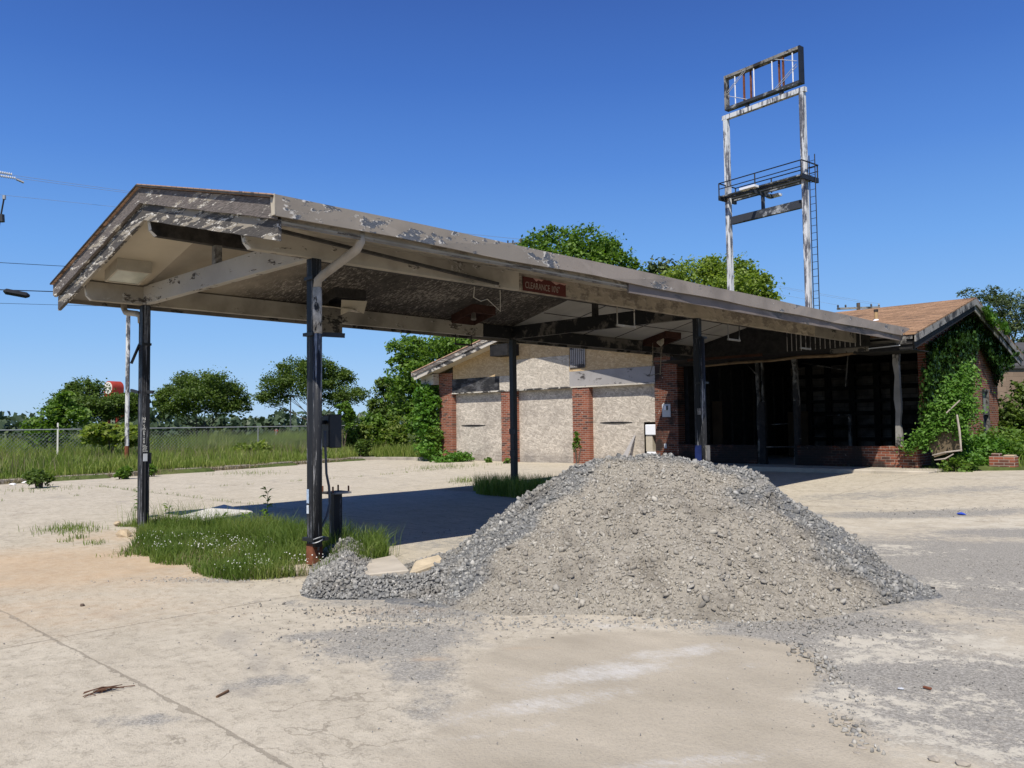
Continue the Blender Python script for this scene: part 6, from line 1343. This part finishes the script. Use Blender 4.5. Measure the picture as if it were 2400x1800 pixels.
# verge between kerb and fence, and the field just beyond
u_ = rng.uniform(0, 1, 130000); yv = rng.uniform(-9, 31, 130000); xv = curb_x(yv) - .12 - 20*u_**1.3
ok = ~((yv > 16.0) & (xv > -17.5)); xv, yv = xv[ok], yv[ok]
hn = .40+.18*smooth_noise(xv, yv, 2.2, 11)+.10*smooth_noise(xv, yv, .7, 12); d_ = curb_x(yv)-xv
hv = np.clip(hn, .10, .9)*rng.uniform(.5, 1.45, len(xv))*np.clip(.6+d_/1.6, .6, 1)*(1+.75*sstep((d_-3)/6))
tag(grass('grass', np.stack([xv, yv, zfield(xv, yv)-.02], 1), hv, .028, MAT['grass'], .55, None, .45+.28*smooth_noise(xv, yv, 1.8, 13)), kind='stuff')
xv, yv = scatter(9000, -20.9, -17.3, 16.2, 22); tag(grass('grass', np.stack([xv, yv, zfield(xv, yv)], 1), rng.uniform(.2, .7, 9000), .026, MAT['grass'], .5), kind='stuff')
# brown litter of dead stems along the kerb
yv = rng.uniform(-6, 15, 5000); xv = curb_x(yv)+rng.normal(.06, .10, 5000); tag(grass('dry_grass', np.stack([xv, yv, zg(xv, yv)+.02], 1), rng.uniform(.05, .22, 5000), .02, MAT['dry'], 1.2), kind='stuff')
# island round the front posts
def in_island(x, y):
    """grass outline: broad in front of and between the front posts, ragged edge"""
    n = .16*smooth_noise(x, y, .5, 21)+.08*smooth_noise(x, y, .18, 22)
    yb = np.interp(x, [-5.3, -4.7, -4.0, -3.2, -1.5, -.6, .1, .5], [.25, .55, .62, .85, 1.0, 1.15, .9, .5])
    yf = np.interp(x, [-5.3, -4.7, -4.0, -3.2, -2.6, -1.5, -.3, .2, .5], [.1, .0, -.25, -.62, -.92, -1.12, -1.12, -.95, -.4])
    return (y+n < yb) & (y+n > yf) & (x > -5.4) & (x < .55)
xv, yv = scatter(78000, -5.5, .6, -1.5, 1.4); ok = in_island(xv, yv) & ~((xv > -4.75) & (xv < -4.0) & (yv > .45)) & ~(np.hypot(xv-.12, yv+.2) < .33); xv, yv = xv[ok], yv[ok]
dn = smooth_noise(xv, yv, .3, 24); kp_ = rng.uniform(0, 1, len(xv)) < np.clip(.62+.95*dn, .04, 1); xv, yv = xv[kp_], yv[kp_]
hv = (.12+.08*smooth_noise(xv, yv, .8, 23)+.13*sstep((yv+.1)/.7))*rng.uniform(.45, 1.55, len(xv))
tag(grass('grass', np.stack([xv, yv, zg(xv, yv)], 1), np.clip(hv, .03, .55), .008, MAT['grass2'], .8, None, .52+.34*smooth_noise(xv, yv, .4, 25)), kind='stuff')
xv, yv = scatter(700, -5.6, .3, .0, 1.0); tag(grass('seed_grass', np.stack([xv, yv, zg(xv, yv)], 1), rng.uniform(.25, .5, 700), .006, MAT['grass2'], .5), kind='stuff')
xv, yv = scatter(5000, -6.3, .6, -1.4, 1.3); ok = in_island(xv, yv); xv, yv = xv[ok], yv[ok]; tag(grass('dry_grass', np.stack([xv, yv, zg(xv, yv)], 1), rng.uniform(.02, .16, len(xv)), .006, MAT['dry'], 1.3), kind='stuff')
# clover flowers
fx_, fy_ = scatter(900, -3.4, .2, -1.05, .3); ok = in_island(fx_, fy_) & (smooth_noise(fx_, fy_, .4, 31) > .15); fx_, fy_ = fx_[ok], fy_[ok]
fo_ = stones('clover_flowers', np.stack([fx_, fy_, zg(fx_, fy_)+rng.uniform(.08, .16, len(fx_))], 1), rng.uniform(.010, .019, len(fx_)), MAT['flower']); tag(fo_, kind='stuff')
# second island round the rear posts
xv, yv = scatter(16000, -5.9, -.4, 6.6, 9.0); ok = np.abs(yv-7.8+.15*smooth_noise(xv, yv, .6, 41)) < .8*np.clip(1-np.abs((xv+2.9)/2.9)**4, 0, 1); xv, yv = xv[ok], yv[ok]
tag(grass('grass', np.stack([xv, yv, zg(xv, yv)], 1), rng.uniform(.15, .5, len(xv)), .012, MAT['grass'], .5), kind='stuff')
# tufts in cracks and by the walls
tx, ty, th = [], [], []
def tuft(px, py, n, r, h):
    c = PG(px, py); tx.append(c[0]+rng.normal(0, r, n)); ty.append(c[1]+rng.normal(0, r, n)); th.append(rng.uniform(.4, 1.2, n)*h)
for a in ((155, 1241, 160, .22, .12), (175, 1243, 120, .25, .09), (200, 1247, 60, .15, .07), (157, 1270, 30, .06, .06), (186, 1262, 40, .07, .09), (222, 1275, 40, .08, .1), (310, 1300, 120, .12, .07), (1325, 1145, 60, .1, .1), (1090, 1130, 150, .22, .18), (1120, 1137, 60, .25, .08), (2035, 1103, 120, .25, .2), (2060, 1108, 120, .3, .12), (2120, 1105, 160, .35, .12), (2215, 1105, 120, .3, .14), (2190, 1095, 120, .3, .16), (1395, 1085, 80, .3, .2), (790, 1290, 160, .10, .16), (850, 1282, 260, .16, .10), (770, 1280, 100, .1, .2), (108, 1148, 140, .5, .1), (585, 1110, 130, .5, .12), (605, 1113, 50, .4, .08), (1010, 1100, 120, .5, .14), (1060, 1095, 160, .6, .16)): tuft(*a)
for y in np.arange(-2, 13, .22):     # weeds along the far joints
    if rng.uniform() < .45: tx.append(-12.2+rng.normal(0, .04, 10)); ty.append(y+rng.normal(0, .08, 10)); th.append(rng.uniform(.02, .09, 10))
for x_ in np.arange(-16, -5.8, .25):
    if rng.uniform() < .5: tx.append(x_+rng.normal(0, .09, 10)); ty.append(3.0+rng.normal(0, .05, 10)); th.append(rng.uniform(.02, .09, 10))
tx, ty, th = map(np.concatenate, (tx, ty, th)); tag(grass('grass', np.stack([tx, ty, zg(tx, ty)], 1), th, .009, MAT['grass2'], .7), kind='stuff')
# right hand verge
xv, yv = scatter(9000, .9, 9, 17.2, 30); tag(grass('grass', np.stack([xv, yv, zfield(xv, yv)], 1), rng.uniform(.1, .4, 9000), .02, MAT['grass'], .6), kind='stuff')
# the bigger leafy weeds on the island
gi = 'leafy weeds on the grass island'
for px, py, h_, n, lab in ((330, 1215, .5, 70, 'bushy strap leaved weed around the foot of the lettered post'), (625, 1232, .55, 40, 'tall leafy weed with a drooping tip midway between the front posts'), (520, 1240, .22, 16, 'low broad leaved weed in front of the fallen white panel'), (395, 1220, .26, 14, 'curling leafy weed just right of the lettered post'), (575, 1248, .25, 16, 'broad leaved weed right of the fallen panel')):
    c = PG(px, py); t = thing('weed', lab, 'weed', c, gi); mb = MB(); mb.tube([c, c+np.array([.02, .01, h_*.95])], [.008, .004], 5); mb.build('stem', MAT['leaf_mid'], t)
    zz = rng.uniform(.1, 1, n)*h_; a = rng.uniform(0, 6.28, n); l = rng.uniform(.08, .17, n)
    base_ = c+np.stack([np.zeros(n), np.zeros(n), zz], 1); dr_ = np.stack([np.cos(a), np.sin(a), rng.uniform(.1, .9, n)], 1); sdv = np.stack([-np.sin(a), np.cos(a), np.zeros(n)], 1)
    m1_ = base_+dr_*l[:, None]*.55; tp_ = base_+dr_*l[:, None]; tp_[:, 2] -= l*.35
    v = np.stack([base_, m1_+sdv*.022, tp_, m1_-sdv*.022], 1).reshape(-1, 3); np_mesh('leaves', v, [np.arange(4*n).reshape(n, 4)], MAT['leaf_mid'], t, dict(v=np.repeat(rng.uniform(.2, .8, n), 4)))

# ------------------------------------------------------------------ far tree line
cs_, ss_ = [], []
for px in np.arange(-500, 1500, 7):
    d = 250+60*math.sin(px*.013); h = 4.5+1.8*math.sin(px*.021)+1.2*math.sin(px*.067+1)+rng.uniform(-.6, .6)
    q = PD(px, 1000, d); n = 26
    cs_.append(np.stack([q[0]+rng.normal(0, 2.0, n), q[1]+rng.normal(0, 2.0, n), rng.uniform(-.5, 1, n)**1*h], 1)); ss_.append(np.full(n, 2.0))
for px, w_, h in ((520, 90, 2.9), (460, 50, 2.4), (600, 70, 2.6), (440, 24, 2.7), (20, 60, 2.6), (330, 40, 2.2), (640, 60, 2.4), (-120, 90, 2.8)):
    q = PD(px, 1000, 105); n = 260; a = rng.normal(0, .45, n)*w_*105/F_PX; cs_.append(np.stack([q[0]+LR[0]*a+rng.normal(0, 1, n), q[1]+LR[1]*a+rng.normal(0, 1, n), rng.uniform(-.2, 1, n)*h*np.clip(1.15-np.abs(a)/(w_*105/F_PX), .3, 1)], 1)); ss_.append(np.full(n, .8))
cc = np.concatenate(cs_); s_ = np.concatenate(ss_); nr = rand_unit(len(cc)); nr[:, 2] = np.abs(nr[:, 2])
v, f = leaf_quads(cc, s_*rng.uniform(.6, 1.3, len(cc)), nr, .9)
m_far = leafmat('far_tree_line_foliage', (0.035, 0.06, 0.03), (0.055, 0.085, 0.045), (0.08, 0.11, 0.06), .1)
tag(np_mesh('far_treeline', v, [f], m_far, None, dict(v=np.repeat(rng.uniform(0, 1, len(cc)), 4))), kind='stuff')

# ------------------------------------------------------------------ light
EL, AZ = R(52.6), math.atan2(.40, -.65)
wd = bpy.data.worlds.new("World"); sc.world = wd; wd.use_nodes = True
nt = wd.node_tree; bg = nt.nodes['Background']
sk = nt.nodes.new('ShaderNodeTexSky'); sk.sky_type = 'NISHITA'; sk.sun_disc = False
sk.sun_elevation = EL; sk.sun_rotation = AZ; sk.altitude = 100; sk.air_density = 1.0; sk.dust_density = 0.1; sk.ozone_density = 4.0
tc = nt.nodes.new('ShaderNodeTexCoord'); sx_ = nt.nodes.new('ShaderNodeSeparateXYZ'); nt.links.new(tc.outputs['Generated'], sx_.inputs[0])
rp = nt.nodes.new('ShaderNodeValToRGB'); cr = rp.color_ramp
stops = ((0.0, (.36, .54, .80)), (.05, (.31, .50, .82)), (.10, (.235, .445, .82)), (.20, (.145, .345, .78)), (.30, (.078, .225, .66)), (.39, (.046, .15, .53)), (.47, (.034, .107, .42)), (1.0, (.02, .06, .26)))
while len(cr.elements) < len(stops): cr.elements.new(.5)
for e, (p_, c_) in zip(cr.elements, stops): e.position = p_; e.color = (*c_, 1)
nt.links.new(sx_.outputs[2], rp.inputs[0])
gain = nt.nodes.new('ShaderNodeMix'); gain.data_type = 'RGBA'; gain.blend_type = 'MULTIPLY'; gain.inputs['Factor'].default_value = 1
ra = [i for i in gain.inputs if i.type == 'RGBA']; nt.links.new(rp.outputs[0], ra[0]); ra[1].default_value = (8.6, 9.1, 9.0, 1)
mxs = nt.nodes.new('ShaderNodeMix'); mxs.data_type = 'RGBA'; mxs.inputs['Factor'].default_value = 0.85
rb = [i for i in mxs.inputs if i.type == 'RGBA']; nt.links.new(sk.outputs[0], rb[0]); nt.links.new([o for o in gain.outputs if o.type == 'RGBA'][0], rb[1])
nt.links.new([o for o in mxs.outputs if o.type == 'RGBA'][0], bg.inputs[0]); bg.inputs[1].default_value = 0.095
sd_ = bpy.data.lights.new('sun', 'SUN'); sd_.energy = 4.7; sd_.angle = R(.53); sd_.color = (1.0, .94, .835)
so2 = bpy.data.objects.new('sun', sd_); COL.objects.link(so2)
dirv = Vector((math.sin(AZ)*math.cos(EL), math.cos(AZ)*math.cos(EL), math.sin(EL)))
so2.rotation_euler = dirv.to_track_quat('Z', 'Y').to_euler(); so2.location = (10, -20, 30)
sc.view_settings.view_transform = 'Standard'; sc.view_settings.look = 'None'; sc.view_settings.gamma = 1; sc.view_settings.exposure = 0.36
sc.render.film_transparent = False
sc.cycles.max_bounces = 6; sc.cycles.diffuse_bounces = 3; sc.cycles.transmission_bounces = 4; sc.cycles.transparent_max_bounces = 6
sc.cycles.use_denoising = True
